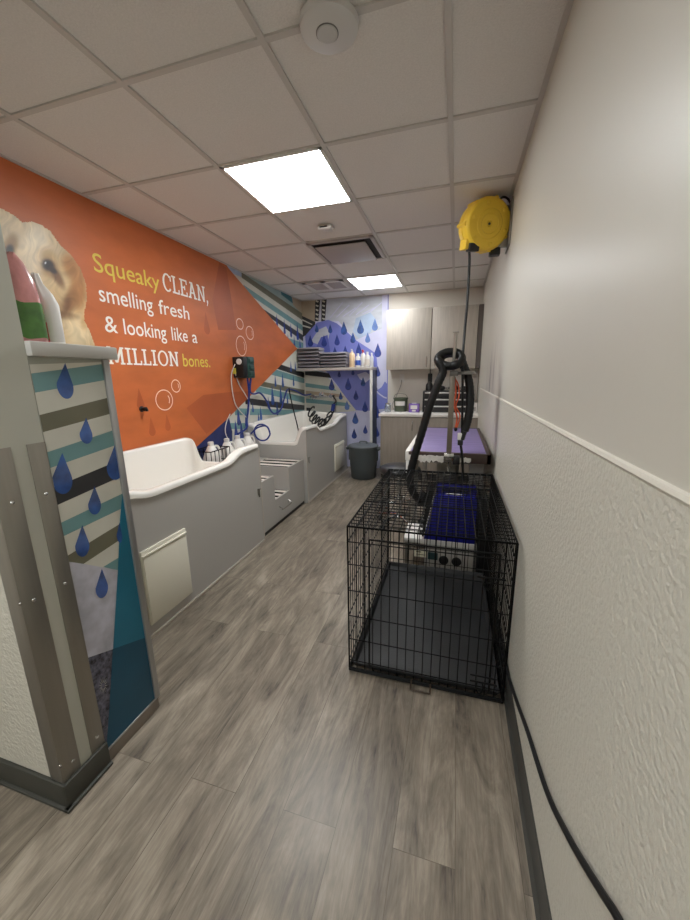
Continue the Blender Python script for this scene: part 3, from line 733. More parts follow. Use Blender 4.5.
# steps between the tubs
o = thing('pet_steps', 'grey stepped platform with striped treads between the two tubs', 'pet steps', (-1.9, 3.16, 0))
XFS = XT-.035
b = MB()
prof = [(2.665, .04), (2.665, .515), (2.95, .515), (2.95, .275), (3.27, .275), (3.27, .515), (3.655, .515), (3.655, .04)]
b.prism([(XFS-.02, y, z) for y, z in prof], (.02, 0, 0))
b.box((XL+.27, 3.27, .04), (XFS-.02, 3.285, .512)); b.box((XL+.27, 2.935, .04), (XFS-.02, 2.95, .512))
b.box((XL+.012, 2.665, 0), (XL+.27, 3.655, .515)); b.box((XL+.25, 2.68, 0), (XFS-.05, 3.64, .04))
b.build('body', m_grey_lam, o)
MB().box((XFS-.03, 2.665, 0), (XFS-.012, 3.655, .042)).build('toe_gap', m_black, o)
def tread(ya, yb, z, n):
    q = MB(); q.box((XL+.27, ya, z-.012), (XFS-.02, yb, z-.006)); q.build('tread_base', mat('matte_black_rubber', (10, 10, 10), .9, spec=.1), o)
    q = MB(); w = (yb-ya)/n
    for k in range(n): q.box((XL+.27, ya+k*w+w*.36, z-.0065), (XFS-.021, ya+k*w+w*.86, z-.004))
    q.build('tread', mat('white_tread_strip', (226, 220, 210), .4), o)
tread(2.68, 2.935, .515, 3); tread(2.95, 3.27, .275, 3); tread(3.285, 3.65, .515, 3)
hp = onx((279.5, 510), XFS); hq = onx((288.5, 505), XFS)
q = MB(); q.tube([(XFS, hp.y, .185), (XFS+.03, hp.y, .17), (XFS+.034, hp.y+.01, .155), (XFS+.034, hq.y-.01, .155), (XFS+.03, hq.y, .17), (XFS, hq.y, .185)], .006, smooth=3)
q.build('handle', m_steel, o)

# wire basket and jugs on the back of the steps
o = thing('wire_basket', 'black wire basket on the ledge behind the tub steps', 'basket', (-2.16, 2.86, .515))
b = MB(); x0, x1, y0, y1, z0, z1 = -2.265, -2.055, 2.70, 2.985, .518, .765
for z in (z0+.003, (z0+z1)/2, z1):
    for a, c in (((x0, y0), (x1, y0)), ((x1, y0), (x1, y1)), ((x1, y1), (x0, y1)), ((x0, y1), (x0, y0))): b.rod((*a, z), (*c, z), .005, 6)
for k in range(6):
    y = y0+(y1-y0)*k/5
    for x in (x0, x1): b.rod((x, y, z0), (x, y, z1), .0036, 6)
    b.rod((x0, y, z0+.003), (x1, y, z0+.003), .0036, 6)
for k in range(5):
    x = x0+(x1-x0)*k/4
    for y in (y0, y1): b.rod((x, y, z0), (x, y, z1), .0036, 6)
b.build('wire_frame', m_wire, o)
def jug(loc, label, first=[None]):
    if first[0]: return copy_thing(first[0], loc, label)
    j = thing('jug', label, 'jug', loc, 'white plastic jugs by the tubs'); x, y, z = loc
    MB().lathe([(.07, .0), (.080, .006), (.083, .02), (.083, .13), (.079, .16), (.058, .215), (.030, .268), (.024, .272), (.024, .285), (.001, .285)], loc, n=24).build('body', m_jug, j, smooth=50)
    MB().lathe([(.027, .276), (.027, .304), (.023, .308), (.001, .308)], loc, n=20).build('cap', m_white_pl, j)
    MB().tube([(x+.015, y+.03, z+.262), (x+.028, y+.06, z+.256), (x+.036, y+.078, z+.21), (x+.034, y+.072, z+.16), (x+.030, y+.06, z+.145)], .011, 8, 5).build('handle', m_jug, j)
    first[0] = j; return j
jug((-2.16, 2.85, .523), 'white jug standing inside the black wire basket')
jug((-2.15, 3.085, .517), 'white jug right beside the wire basket')
jug((-2.15, 3.275, .517), 'white jug second from the wire basket')
jug((-2.15, 3.465, .517), 'white jug farthest from the wire basket, beside the blue hose loop')

# dispenser box on the left wall, its hoses
o = thing('shampoo_dispenser', 'black and green dispensing box on the orange wall with hanging hoses', 'dispenser', (-2.2, 3.65, 1.4))
MB().box((XL+.004, 3.50, 1.41), (-2.155, 3.585, 1.625), .006).build('housing', m_black, o)
q = MB(); q.box((XL+.004, 3.585, 1.405), (-2.150, 3.72, 1.63), .006)
for k in range(3): q.box((-2.152, 3.605, 1.43+k*.066), (-2.138, 3.70, 1.475+k*.066), .004)
q.build('pump_module', m_green_box, o)
MB().lathe([(.030, 0), (.030, .012), (.026, .016), (.001, .016)], (-2.20, 3.50, 1.575), (0, -1, 0), 24).build('gauge', m_white_pl, o)
MB().box((-2.275, 3.475, 1.45), (-2.245, 3.50, 1.51), .004).build('valve', mat('yellow_valve', (206, 190, 70), .4), o)
def PY(y, *qs): return [ony(q, y) for q in qs]
xw = XL+.02
MB().tube([(xw+.02, 3.49, 1.55), onx((231.5, 374), xw), onx((232, 388), xw), onx((235, 403), xw), onx((240, 411), xw), onx((246, 417), xw)], .0055, 8, 6).build('clear_tube', m_clear_tube, o)
MB().tube([(-2.25, 3.485, 1.46), onx((239, 384), xw), onx((245, 394), xw), onx((250, 404), xw), onx((249, 416), xw)], .0055, 8, 6).build('clear_tube', m_clear_tube, o)
MB().tube([onx((230, 414), xw), onx((226, 424), xw), onx((225.5, 433), xw), onx((229, 441), -2.2)], .005, 8, 6).build('clear_tube', m_clear_tube, o)
MB().tube([(-2.19, 3.62, 1.41), onx((249, 392), -2.2), onx((248.5, 405), -2.22), onx((247, 420), -2.22), onx((246.5, 428), -2.2), onx((238, 434), -2.2)], .011, 10, 6).build('blue_hose', m_navy_hose, o)
MB().tube([(-2.17, 3.66, 1.41), onx((250, 391), -2.2), onx((254, 394), -2.22), onx((260, 393), -2.24), onx((266, 400), -2.24), onx((271, 411), -2.24), onx((275.5, 413.5), -2.24), onx((281, 409), -2.24), onx((285, 396), -2.24), onx((288, 389.5), -2.24), onx((296, 391), -2.24), onx((304, 395), -2.22), (-2.16, 5.40, 1.15)], .011, 10, 6).build('blue_hose', m_navy_hose, o)
c0 = ony((262, 432.5), 3.56); ring = [(c0.x+math.cos(a)*.094, c0.y, c0.z+math.sin(a)*.09) for a in [2*PI*k/14 for k in range(14)]]
ring = [Vector(v) for v in ring]; MB().tube(ring + [ring[0]+Vector((-.004,.012,-.004)), ring[2]+Vector((-.006,.014,0)), ring[5]+Vector((0,.016,-.02)), (-2.16, 3.56, .80)], .009, 10, 4).build('hose_loop', m_navy_hose, o)

# outlet stub on the orange wall
o = thing('wall_spigot', 'small dark metal spigot on the orange wall above the near tub', 'spigot', (XL, 2.235, 1.185))
MB().lathe([(.022, 0), (.022, .006), (.012, .01), (.012, .03), (.016, .032), (.016, .045), (.001, .045)], (XL+.004, 2.235, 1.185), (1, 0, 0), 20).build('flange', m_black, o)
MB().tube([(XL+.04, 2.235, 1.185), (XL+.054, 2.235, 1.185), (XL+.058, 2.235, 1.168)], .009, 8, 3).build('spout', m_black, o)

# black tether strap at the far tub
o = MB().tube([onx((289, 388), -2.20), onx((290.5, 397), -2.19), onx((294, 412), -2.17), onx((297, 424), -2.14), onx((298.5, 431), -2.12)], .009, 6, 5).build('tether_strap', m_black)
tag(o, 'thin black tether strap hanging into the far tub', 'strap')

# faucet with coiled hose on the back wall over the far tub
o = thing('tub_faucet', 'chrome wall faucet with a black coiled sprayer hose above the far tub', 'faucet', (-2.0, YB-.02, 1.0))
y_ = YB
q = MB()
for px_ in ((313, 397), (322, 394.5), (332, 396)):
    p = ony(px_, YB); q.lathe([(.04, 0), (.04, .01), (.02, .014), (.02, .05), (.028, .054), (.028, .07), (.001, .07)], (p.x, YB-.003, p.z), (0, -1, 0), 18)
p0, p1 = ony((313, 397), YB-.05), ony((332, 396), YB-.05); q.rod(p0, p1, .014, 10)
q.build('valve_body', m_chrome, o)
for px_ in ((313, 397), (324, 395)):
    p = ony(px_, YB-.075); MB().rod((p.x-.05, p.y, p.z+.02), (p.x+.05, p.y, p.z-.02), .008, 8).build('lever', m_chrome, o)
p = ony((333, 396), YB-.08); s_ = [p, ony((336, 401), YB-.10), ony((333.5, 404), YB-.12), ony((332.5, 411), YB-.13)]
MB().tube([(p.x, YB-.02, p.z), *s_[:2], s_[2]], .011, 8, 5).build('spray_hose', m_black, o)
MB().tube([s_[2], s_[3]], .030, 10, 3).build('sprayer', m_navy_hose, o)
path = [ony(a, 5.1) for a in ((311, 410), (313, 417), (317, 421), (322, 423), (327, 420), (331, 412))]
sp = spline(path, 30); N_ = len(sp); coil = []
for i, pnt in enumerate(sp):
    a = 2*PI*i/N_*8; coil.append(pnt + Vector((math.cos(a)*.05, math.sin(a)*.04, math.sin(a+.6)*.055)))
MB().tube(coil, .012, 6, 0).build('coiled_hose', m_black, o)

# ------------------------------------------------------------------ towel shelf
o = thing('wall_shelf', 'grey shelf on a narrow patterned end panel above the far tub', 'shelf', (-1.7, 5.3, 0))
MB().box((XL+.002, 5.15, 1.495), (-1.125, YB-.003, 1.535), .003).build('board', mat('grey_shelf', (184, 178, 172), .45), o)
q = MB(); q.mi = 0; q.box((-1.165, 5.152, 0), (-1.128, 5.165, 1.494)); q.mi = 1; q.box((-1.165, 5.165, 0), (-1.127, YB-.003, 1.494))
q.build('end_panel', [m_white_pl, mat('dark_patterned_panel', (52, 58, 62), .4, noise=(9, .8))], o)
def towel(x0, x1, z, h, label, jx):
    t_ = thing('folded_towel', label, 'towel', ((x0+x1)/2, 5.3, z), 'folded grey towels on the shelf')
    x0 += jx; x1 += jx; q = MB(); n = 9
    # soft slab whose front edge is the rounded fold
    rings = []
    for k in range(13):
        s = k/12; x = x0+(x1-x0)*s; pin = .004*math.sin(s*9+z*40); e = 0 if 0 < k < 12 else .006; P = []
        for i in range(16):
            a = 2*PI*i/16; cy, cz = math.cos(a), math.sin(a)
            yy = 5.30+math.copysign(abs(cy)**.35, cy)*(.128-e); zz = z+h/2+math.copysign(abs(cz)**.6, cz)*(h/2-.001-e*.6)
            P.append((x, yy+pin*.6, zz+pin*.3))
        rings.append(P)
    q.loops(rings, True, True); q.build('cloth', m_towel, t_, smooth=60)
    q = MB(); q.tube([(x0+.006, 5.170, z+h*.30), ((x0+x1)/2, 5.166, z+h*.25), (x1-.006, 5.170, z+h*.33)], h*.13, 6, 5); q.build('hem', m_towel_dk, t_)
names = ['bottom', 'second from the bottom', 'third from the bottom', 'fourth from the bottom', 'fifth from the bottom', 'sixth from the bottom']
z = 1.536
for k in range(6):
    h = .05; towel(-2.262, -1.925, z, h, 'folded grey towel, %s of the taller stack by the corner' % ('topmost' if k == 5 else names[k]), random.uniform(-.012, .012)); z += h
z = 1.536
for k in range(5):
    h = .044; towel(-1.905, -1.51, z, h, 'folded grey towel, %s of the shorter stack next to the bottles' % ('topmost' if k == 4 else names[k]), random.uniform(-.012, .012)); z += h
def bottle(name, label, x, y, z, r, h, body, capm, label_m=None, kind='pump', cat='bottle'):
    b_ = thing(name, label, cat, (x, y, z), 'bottles on the towel shelf')
    MB().lathe([(r*.92, 0), (r, .004), (r, h*.66), (r*.92, h*.74), (r*.4, h*.84), (r*.36, h*.86), (.001, h*.86)], (x, y, z), n=20).build('body', body, b_, smooth=50)
    if label_m: MB().lathe([(r*1.015, h*.14), (r*1.015, h*.5)], (x, y, z), n=20).build('label_band', label_m, b_)
    q = MB()
    if kind == 'pump': q.lathe([(r*.4, h*.86), (r*.4, h*.93), (r*.12, h*.94), (r*.12, h), (.001, h)], (x, y, z), n=14); q.box((x-r*.15, y-r*1.1, z+h*.97), (x+r*.15, y+r*.2, z+h*1.01))
    elif kind == 'spray': q.lathe([(r*.42, h*.86), (r*.42, h*.92), (.001, h*.92)], (x, y, z), n=14); q.box((x-r*.3, y-r*1.2, z+h*.92), (x+r*.3, y+r*.6, z+h*1.02), .003); q.rod((x, y-r*.8, z+h*.93), (x, y-r*1.1, z+h*.80), .004)
    else: q.lathe([(r*.5, h*.86), (r*.5, h), (.001, h)], (x, y, z), n=14)
    q.build('cap', capm, b_); return b_
zs = 1.536; m_peach = mat('peach_liquid', (238, 210, 172), .3)
bottle('pump_bottle', 'peach coloured bottle with white pump beside the towels', -1.445, 5.24, zs, .042, .25, m_peach, m_white_pl)
bottle('lotion_bottle', 'white bottle with a blue band next to the peach bottle', -1.355, 5.23, zs, .036, .19, m_white_pl, m_white_pl, mat('blue_label', (60, 92, 176), .4), 'cap')
bottle('spray_bottle', 'white spray bottle with red trigger on the towel shelf', -1.292, 5.28, zs, .034, .235, m_white_pl, mat('red_trigger', (188, 52, 52), .4), None, 'spray', 'spray bottle')
bottle('detergent_bottle', 'plain white bottle third from the shelf end', -1.225, 5.26, zs, .036, .21, m_white_pl, m_white_pl, mat('pale_label', (214, 206, 196), .5), 'cap')
bottle('small_bottle', 'small clear white bottle at the very end of the shelf', -1.162, 5.27, zs, .026, .19, mat('frosted_plastic', (214, 218, 224), .3), m_white_pl, None, 'spray')

# ------------------------------------------------------------------ bin
bx, by = -1.20, 4.90
o = thing('trash_bin', 'round charcoal grey lidded trash bin under the towel shelf end', 'trash bin', (bx, by, 0))
MB().lathe([(.165, 0), (.172, .008), (.190, .20), (.20, .43), (.206, .432), (.206, .452), (.2, .452)], (bx, by, .002), n=36).build('bucket', m_bin, o, smooth=40)
MB().lathe([(.209, .448), (.212, .456), (.206, .466), (.16, .478), (.11, .480), (.10, .486), (.001, .488)], (bx, by, .002), n=36).build('lid', m_bin_lid, o, smooth=40)
for s in (-1, 1):
    q = MB(); q.box((bx+s*.198, by-.055, .40), (bx+s*.240, by+.055, .445), .012); q.box((bx+s*.188, by-.03, .25), (bx+s*.208, by+.03, .42), .006); q.build('side_handle', m_bin, o)
MB().tube([(bx-.05, by, .488), (bx-.045, by, .515), (bx+.045, by, .515), (bx+.05, by, .488)], .009, 8, 3).build('lid_handle', m_bin_lid, o)

# ------------------------------------------------------------------ cabinets
def upper(x0, x1, label, hinge):
    c_ = thing('wall_cabinet', label, 'cabinet', ((x0+x1)/2, 5.3, 1.49), 'pale wall cabinets')
    MB().box((x0, 5.135, 1.492), (x1, YB-.003, 2.252)).build('carcass', m_wood, c_)
    d = MB().box((x0+.0015, 5.113, 1.488), (x1-.0015, 5.133, 2.256), .0015).build('door', m_wood, c_)
    hx = x1-.05 if hinge == 'l' else x0+.05
    h_ = MB().tube([(hx, 5.113, 1.52), (hx, 5.088, 1.525), (hx, 5.084, 1.545), (hx, 5.084, 1.625), (hx, 5.088, 1.645), (hx, 5.113, 1.65)], .006, 8, 3).build('handle', m_chrome, d)
upper(-.925, -.336, 'pale wood wall cabinet beside the blue mural', 'l')
upper(-.330, .232, 'pale wood wall cabinet near the right wall behind the cord', 'r')
MB().box((.236, 5.12, 1.488), (XR-.002, YB-.003, 2.256)).build('filler_panel', m_edge_dk)
tag(bpy.data.objects['filler_panel'], 'narrow dark filler panel between the wall cabinet and right wall', 'filler panel')
def lower(x0, x1, label):
    c_ = thing('base_cabinet', label, 'cabinet', ((x0+x1)/2, 5.15, 0), 'grey base cabinets')
    MB().box((x0, 4.895, .1), (x1, YB-.003, .873)).build('carcass', m_wood_dk, c_)
    MB().box((x0, 4.95, 0), (x1, YB-.003, .099)).build('toe_kick', m_base, c_)
    d = MB().box((x0+.002, 4.873, .105), (x1-.002, 4.893, .865), .0015).build('door', m_wood_dk, c_)
    xm = (x0+x1)/2+.12
    MB().tube([(xm, 4.873, .70), (xm, 4.85, .705), (xm, 4.85, .81), (xm, 4.873, .815)], .006, 8, 3).build('handle', m_chrome, d)
lower(-.955, -.335, 'grey wood base cabinet beside the trash bin')
lower(-.333, .29, 'grey wood base cabinet behind the grooming table')
o = MB().box((-.975, 4.85, .875), (.2915, YB-.002, .915), .004).build('countertop', m_counter); tag(o, 'white countertop across the back wall base cabinets', 'countertop')
ZC = .9155
# counter things
o = thing('food_tub', 'dark green round tub with a white label on the countertop', 'tub', (-.73, 5.2, ZC))
MB().lathe([(.082, 0), (.086, .004), (.098, .17), (.104, .172), (.104, .19), (.096, .19), (.094, .172), (.08, .16), (.001, .16)], (-.73, 5.2, ZC), n=28).build('bucket', mat('olive_tub', (82, 92, 74), .4), o)
q = MB(); n = 10
for k in range(n):
    a0, a1 = [-PI/2-.75+1.5*j/n for j in (k, k+1)]; r0, r1 = .0945, .0985
    q.face([(-.73+math.cos(a0)*r0, 5.2+math.sin(a0)*r0, ZC+.085), (-.73+math.cos(a1)*r0, 5.2+math.sin(a1)*r0, ZC+.085), (-.73+math.cos(a1)*r1, 5.2+math.sin(a1)*r1, ZC+.145), (-.73+math.cos(a0)*r1, 5.2+math.sin(a0)*r1, ZC+.145)])
q.build('label', m_white_pl, o)
MB().tube([(-.83, 5.2, ZC+.18), (-.80, 5.17, ZC+.235), (-.73, 5.16, ZC+.25), (-.66, 5.17, ZC+.235), (-.63, 5.2, ZC+.18)], .004, 6, 5).build('wire_handle', m_steel, o)
o = thing('wipes_box', 'small purple box with white panel beside the dark green tub', 'box', (-.53, 5.12, ZC))
MB().box((-.60, 5.06, ZC), (-.46, 5.16, ZC+.115), .004).build('carton', mat('purple_carton', (122, 92, 176), .5), o)
q = MB(); q.box((-.575, 5.058, ZC+.045), (-.485, 5.0605, ZC+.095)); q.box((-.555, 5.057, ZC+.012), (-.505, 5.0605, ZC+.034)); q.build('label', m_white_pl, o)
MB().lathe([(.03, 0), (.03, .012), (.001, .012)], (-.53, 5.11, ZC+.115), n=16).build('lid', m_white_pl, o)
o = thing('glass_jar', 'clear glass jar at the counter end beside the blue mural', 'jar', (-.89, 5.08, ZC))
MB().lathe([(.04, 0), (.043, .004), (.043, .09), (.034, .1), (.034, .108), (.03, .108), (.03, .1), (.039, .088), (.039, .01), (.001, .008)], (-.89, 5.08, ZC), n=24).build('glass', mat('clear_glass', (225, 232, 236), .08, trans=.85), o)
MB().lathe([(.036, .108), (.036, .125), (.001, .127)], (-.89, 5.08, ZC), n=24).build('lid', m_chrome, o)
o = thing('tool_chest', 'black tool chest with silver drawer strips on the countertop', 'tool chest', (-.12, 5.2, ZC))
MB().box((-.42, 5.10, ZC), (.17, 5.36, ZC+.285), .006).build('case', m_black, o)
for k in range(3):
    d = MB().box((-.40, 5.088, ZC+.012+k*.09), (.15, 5.099, ZC+.092+k*.09), .002).build('drawer', mat('black_metal_drawer', (30, 30, 31), .35), o)
    MB().box((-.39, 5.080, ZC+.072+k*.09), (.14, 5.0875, ZC+.088+k*.09), .002).build('pull_strip', m_silver, d)
zt = ZC+.2855
def clipper(x, y, rot, label):
    c_ = thing('hair_clipper', label, 'clipper', (x, y, zt), 'clippers on the tool chest')
    d = Vector((math.cos(rot), math.sin(rot), 0))
    MB().ball((x, y, zt+.034), .034, (2.3, 1., .98), 14).build('body', m_black, c_)
    MB().box((x+.065, y-.02, zt+.02), (x+.10, y+.02, zt+.045), .004).build('blade', m_steel, c_)
clipper(-.20, 5.2, 0, 'black hair clipper lying on the left of the chest top'); clipper(-.02, 5.19, 0, 'black hair clipper in the middle of the chest top')
o = MB().lathe([(.045, 0), (.05, .005), (.046, .08), (.02, .12), (.001, .125)], (-.345, 5.22, zt), n=18).build('brush_pot', m_black); tag(o, 'rounded black pot at the left end of the chest top', 'pot')
o = thing('round_jar', 'white topped jar standing on the right end of the tool chest', 'jar', (.115, 5.2, zt))
MB().lathe([(.042, 0), (.045, .004), (.045, .06), (.001, .06)], (.115, 5.2, zt), n=20).build('body', m_black, o)
MB().lathe([(.048, .06), (.048, .10), (.001, .102)], (.115, 5.2, zt), n=20).build('lid', m_white_pl, o)
o = thing('vacuum_brush', 'black brush hanging on the back wall above the tool chest', 'brush', (-.29, YB-.03, 1.15))
p = ony((430, 377), YB-.04); q = MB(); q.rod((p.x, YB-.03, p.z+.12), (p.x, YB-.03, p.z-.22), .008, 8); q.box((p.x-.03, YB-.055, p.z-.08), (p.x+.03, YB-.012, p.z+.05), .01); q.build('handle', m_black, o)
MB().ball((p.x, YB-.012, p.z+.12), .012).build('wall_hook', m_steel, o)
o = thing('wall_outlet', 'white wall outlet with a plugged cord above the countertop', 'outlet', (-.755, YB, 1.37))
MB().box((-.79, YB-.007, 1.315), (-.72, YB-.001, 1.43), .003).build('cover_plate', m_white_pl, o)
q = MB(); q.box((-.772, YB-.03, 1.33), (-.738, YB-.007, 1.37), .004); q.build('plug', m_white_pl, o)
MB().tube([(-.755, YB-.03, 1.345), (-.765, YB-.06, 1.26), (-.83, YB-.07, 1.10), (-.88, YB-.08, .99), (-.86, YB-.06, .925)], .005, 6, 6).build('cord', mat('grey_cord', (150, 146, 142), .5), o)
o = thing('wall_dispenser', 'small white box on the counter against the right wall', 'box', (.255, 5.2, ZC))
MB().box((.222, 5.14, ZC), (.288, 5.24, ZC+.13), .006).build('case', m_white_pl, o)
MB().box((.238, 5.138, ZC+.02), (.272, 5.1405, ZC+.07)).build('slot', m_vent, o)

# ------------------------------------------------------------------ grooming table
TX0, TX1, TY0, TY1, TZ = -.330, .262, 2.665, 4.04, .85
o = thing('grooming_table', 'grooming table with a purple mat and dark edge by the right wall', 'grooming table', (-.03, 3.35, 0))
MB().box((TX0+.022, TY0+.02, TZ-.03), (TX1-.022, TY1-.02, TZ+.003), .003).build('mat', m_purple, o)
q = MB(); q.box((TX0+.02, TY0, TZ-.065), (TX1, TY0+.03, TZ+.006), .004); q.box((TX1-.03, TY0, TZ-.065), (TX1, TY1, TZ+.006), .004); q.box((TX0, TY1-.03, TZ-.065), (TX1, TY1, TZ+.006), .004)
q.build('edge_frame', m_brown, o)
q = MB(); q.box((TX0-.004, TY0+.005, TZ-.065), (TX0+.03, TY1-.01, TZ+.008), .004); q.build('side_rail', mat('white_edge_rail', (222, 218, 212), .4), o)
# torn foam strip along the front edge
ed = []; N_ = 26; xa, xb_ = TX0+.015, TX0+.335
for i in range(N_+1): ed.append((xa+(xb_-xa)*i/N_, TY0-.006, TZ-.014-random.uniform(0, .008)))
for i in range(N_, -1, -1): ed.append((xa+(xb_-xa)*i/N_, TY0-.006, TZ-.062+random.uniform(-.014, .012)))
f1 = MB().prism(ed, (0, .012, 0)); ed = []
for i in range(9): ed.append((TX0+.36+i*.0125, TY0-.006, TZ-.020-random.uniform(0, .008)))
for i in range(8, -1, -1): ed.append((TX0+.36+i*.0125, TY0-.006, TZ-.055+random.uniform(-.01, .01)))
f1.prism(ed, (0, .012, 0)); f1.build('torn_foam', m_foam, o)
MB().box((TX0+.002, TY0+.002, TZ-.16), (TX0+.05, TY0+.06, TZ-.066), .004).build('corner_block', m_white_pl, o)
for x, y in ((TX0+.05, TY0+.24), (TX1-.06, TY0+.24), (TX0+.05, TY1-.09), (TX1-.06, TY1-.09)):
    MB().box((x-.022, y-.022, .02), (x+.022, y+.022, TZ-.066), .004).build('leg', m_steel, o)
q = MB(); q.box((TX0+.03, TY0+.25, TZ-.13), (TX1-.04, TY1-.2, TZ-.066), .004); q.box((-.12, 3.1, .12), (.06, 3.7, TZ-.12), .01); q.build('lift_column', m_steel, o)
q = MB(); q.box((TX0+.13, 2.9, .02), (TX1-.03, 3.95, .12), .01); q.build('base', mat('pale_grey_metal', (184, 180, 174), .4), o)
MB().box((TX1-.13, TY0+.19, .25), (TX1-.03, TY0+.21, TZ-.07)).build('side_shield', mat('grey_shield', (168, 164, 158), .4), o)
# arm clamped on the front edge
ax = -.022; ay = TY0-.02
o = thing('grooming_stand', 'upright steel grooming arm clamped to the front of the purple table', 'grooming arm', (ax, ay, TZ-.08))
MB().box((ax-.018, ay-.012, TZ-.09), (ax+.018, ay+.012, 1.42), .004).build('post', mat('worn_steel_post', (128, 118, 106), .4, .5), o)
MB().rod((ax, ay, 1.40), (ax+.008, ay, 1.675), .011, 12).build('rod', m_steel, o)
q = MB(); q.box((ax-.035, ay-.03, TZ-.05), (ax+.035, ay+.014, TZ+.012), .005); q.rod((ax, ay-.01, TZ-.14), (ax, ay-.01, TZ-.05), .008); q.box((ax-.03, ay-.025, TZ-.15), (ax+.03, ay+.05, TZ-.135), .003); q.build('clamp', m_chrome, o)
q = MB(); q.box((ax+.03, ay-.04, TZ-.065), (ax+.075, ay+.012, TZ-.005), .008); q.build('clamp_knob', m_black, o)
q = MB(); q.box((ax-.02, ay-.018, 1.395), (ax+.035, ay+.018, 1.43), .004); q.lathe([(.052, 0), (.058, .006), (.056, .018), (.02, .026), (.001, .026)], (ax+.088, ay, 1.402), n=24); q.build('bracket', mat('grey_bracket', (118, 116, 112), .4, .4), o)
MB().box((ax-.012, ay-.012, 1.672), (ax+.028, ay+.012, 1.68), .002).build('top_stop', m_steel, o)
o = thing('grooming_loop', 'orange restraint loop hanging from the grooming arm', 'restraint loop', (ax+.03, ay+.07, 1.39))
px_ = lambda *qs: [ony(q_, ay+.055) for q_ in qs]
MB().tube([(ax, ay+.02, 1.40)] + px_((455, 378), (456, 392), (454.5, 405), (457, 418), (455.5, 428)), .006, 6, 6).build('webbing', m_orange, o)
MB().tube([(ax, ay+.02, 1.40)] + px_((458, 384), (459, 396), (456, 406), (460, 416), (456.5, 428)), .005, 6, 6).build('webbing', m_orange, o)
p = px_((455.7, 429))[0]; MB().ball(p, .012, (1, .6, 1.5)).build('clip', m_black, o)

# ------------------------------------------------------------------ hose dryer on its stand
DY = 2.55
o = thing('dryer_stand', 'white topped stand with two round openings behind the black cage', 'stand', (-.03, 2.68, 0))
MB().box((-.165, DY+.005, .0), (.20, 2.83, .185), .004).build('cabinet', mat('stand_grey', (176, 172, 166), .45), o)
MB().box((-.318, DY-.002, .186), (.20, 2.84, .224), .006).build('top', m_white_pl, o)
for x in (-.30, -.29): pass
q = MB(); q.box((-.312, DY+.02, 0), (-.285, DY+.05, .185), .003); q.box((-.312, 2.79, 0), (-.285, 2.82, .185), .003); q.build('leg', m_steel, o)
for x in (-.022, .068):
    MB().lathe([(.034, 0), (.034, .008), (.028, .010), (.001, .010)], (x, DY+.004, .075), (0, -1, 0), 24).build('opening', m_black, o)
MB().box((-.235, DY-.012, .085), (-.14, DY-.009, .145)).build('card', mat('cream_card', (244, 240, 218), .6), o)
q = MB(); q.box((-.222, DY-.0135, .122), (-.185, DY-.0118, .130)); q.box((-.22, DY-.0135, .102), (-.155, DY-.0118, .107)); q.build('print', m_olive if False else mat('card_print', (128, 122, 96), .6), o)
MB().box((-.135, DY-.012, .075), (-.065, DY-.008, .13)).build('plate', mat('dark_teal_plate', (40, 66, 68), .5), o)
o = thing('hose_dryer', 'royal blue stand dryer with a thick black hose behind the cage', 'pet dryer', (0, 2.66, .2245))
b = MB(); D0, D1 = DY, DY+.22
b.prism([(-.172, D0, .2245), (.186, D0, .2245), (.184, D0, .545), (.165, D0, .57), (-.085, D0, .57), (-.102, D0, .545)], (0, D1-D0, 0), .008)
b.build('body', m_blue, o)
q = MB(); q.box((-.095, D0+.06, .565), (-.055, D0+.12, .63), .006); q.box((.14, D0+.06, .565), (.18, D0+.12, .63), .006); q.box((-.095, D0+.055, .605), (.18, D0+.125, .633), .010)
q.build('carry_handle', m_blue, o)
MB().box((-.03, D0+.02, .571), (.08, D0+.05, .577), .002).build('top_label', m_white_pl, o)
q = MB(); q.prism([(-.185, D0+.01, .24), (-.174, D0+.01, .24), (-.106, D0+.01, .60), (-.165, D0+.01, .60)], (0, .19, 0)); q.build('side_vent', m_black, o)
q = MB(); q.box((.204, D0-.01, .0), (.254, D0+.22, .57), .008); q.box((.185, D0+.03, .27), (.206, D0+.19, .50), .004); q.build('motor_housing', m_black, o)
MB().tube([(-.175, D0+.08, .56), (-.195, D0+.07, .53), (-.205, D0+.06, .47)], .035, 12, 4).build('hose_coupling', m_black, o)
q = MB()
for k in range(5): q.lathe([(.013, 0), (.013, .01), (.001, .01)], (-.19+.004*k, D0-.004, .28+.05*k), (0, -1, 0), 14)
q.build('control_knob', m_chrome, o)
yk = ay-.045   # hose hangs in front of the arm
def hp_(q_, y): return ony(q_, y)
path = [Vector((-.21, D0+.05, .50)), hp_((411.5, 489), 2.55), hp_((410.5, 474), 2.56), hp_((415, 455), 2.57), hp_((422, 432), 2.575), hp_((430, 405), 2.58), hp_((438, 384), 2.585), hp_((443, 371), 2.59)]
cx = hp_((449.8, 359.5), ay); loop = []
for k in range(0, 25):
    t_ = k/24; a = PI*1.24 - PI*3.12*t_; gr = 1 + .10*math.sin(PI*2*t_)
    loop.append(Vector((cx.x+math.cos(a)*.072*gr, ay + math.sin(a)*.050 - .028 + .05*t_*(1 if k > 12 else .6), cx.z+math.sin(a)*.046*gr)))
tail = [hp_((464.5, 368), ay+.03), hp_((468.5, 379), ay+.02), hp_((470, 393), ay), hp_((469.5, 410), ay-.02), hp_((467, 423), ay-.025), hp_((464.5, 431), ay-.03)]
MB().tube(path + loop[1:] + tail, .0275, 12, 8, rib=.035).build('hose', m_hose, o, smooth=60)
MB().tube([tail[-1], tail[-1]+Vector((-.01, 0, -.04)), tail[-1]+Vector((-.014, 0, -.06))], .018, 12, 3).build('nozzle', m_black, o)

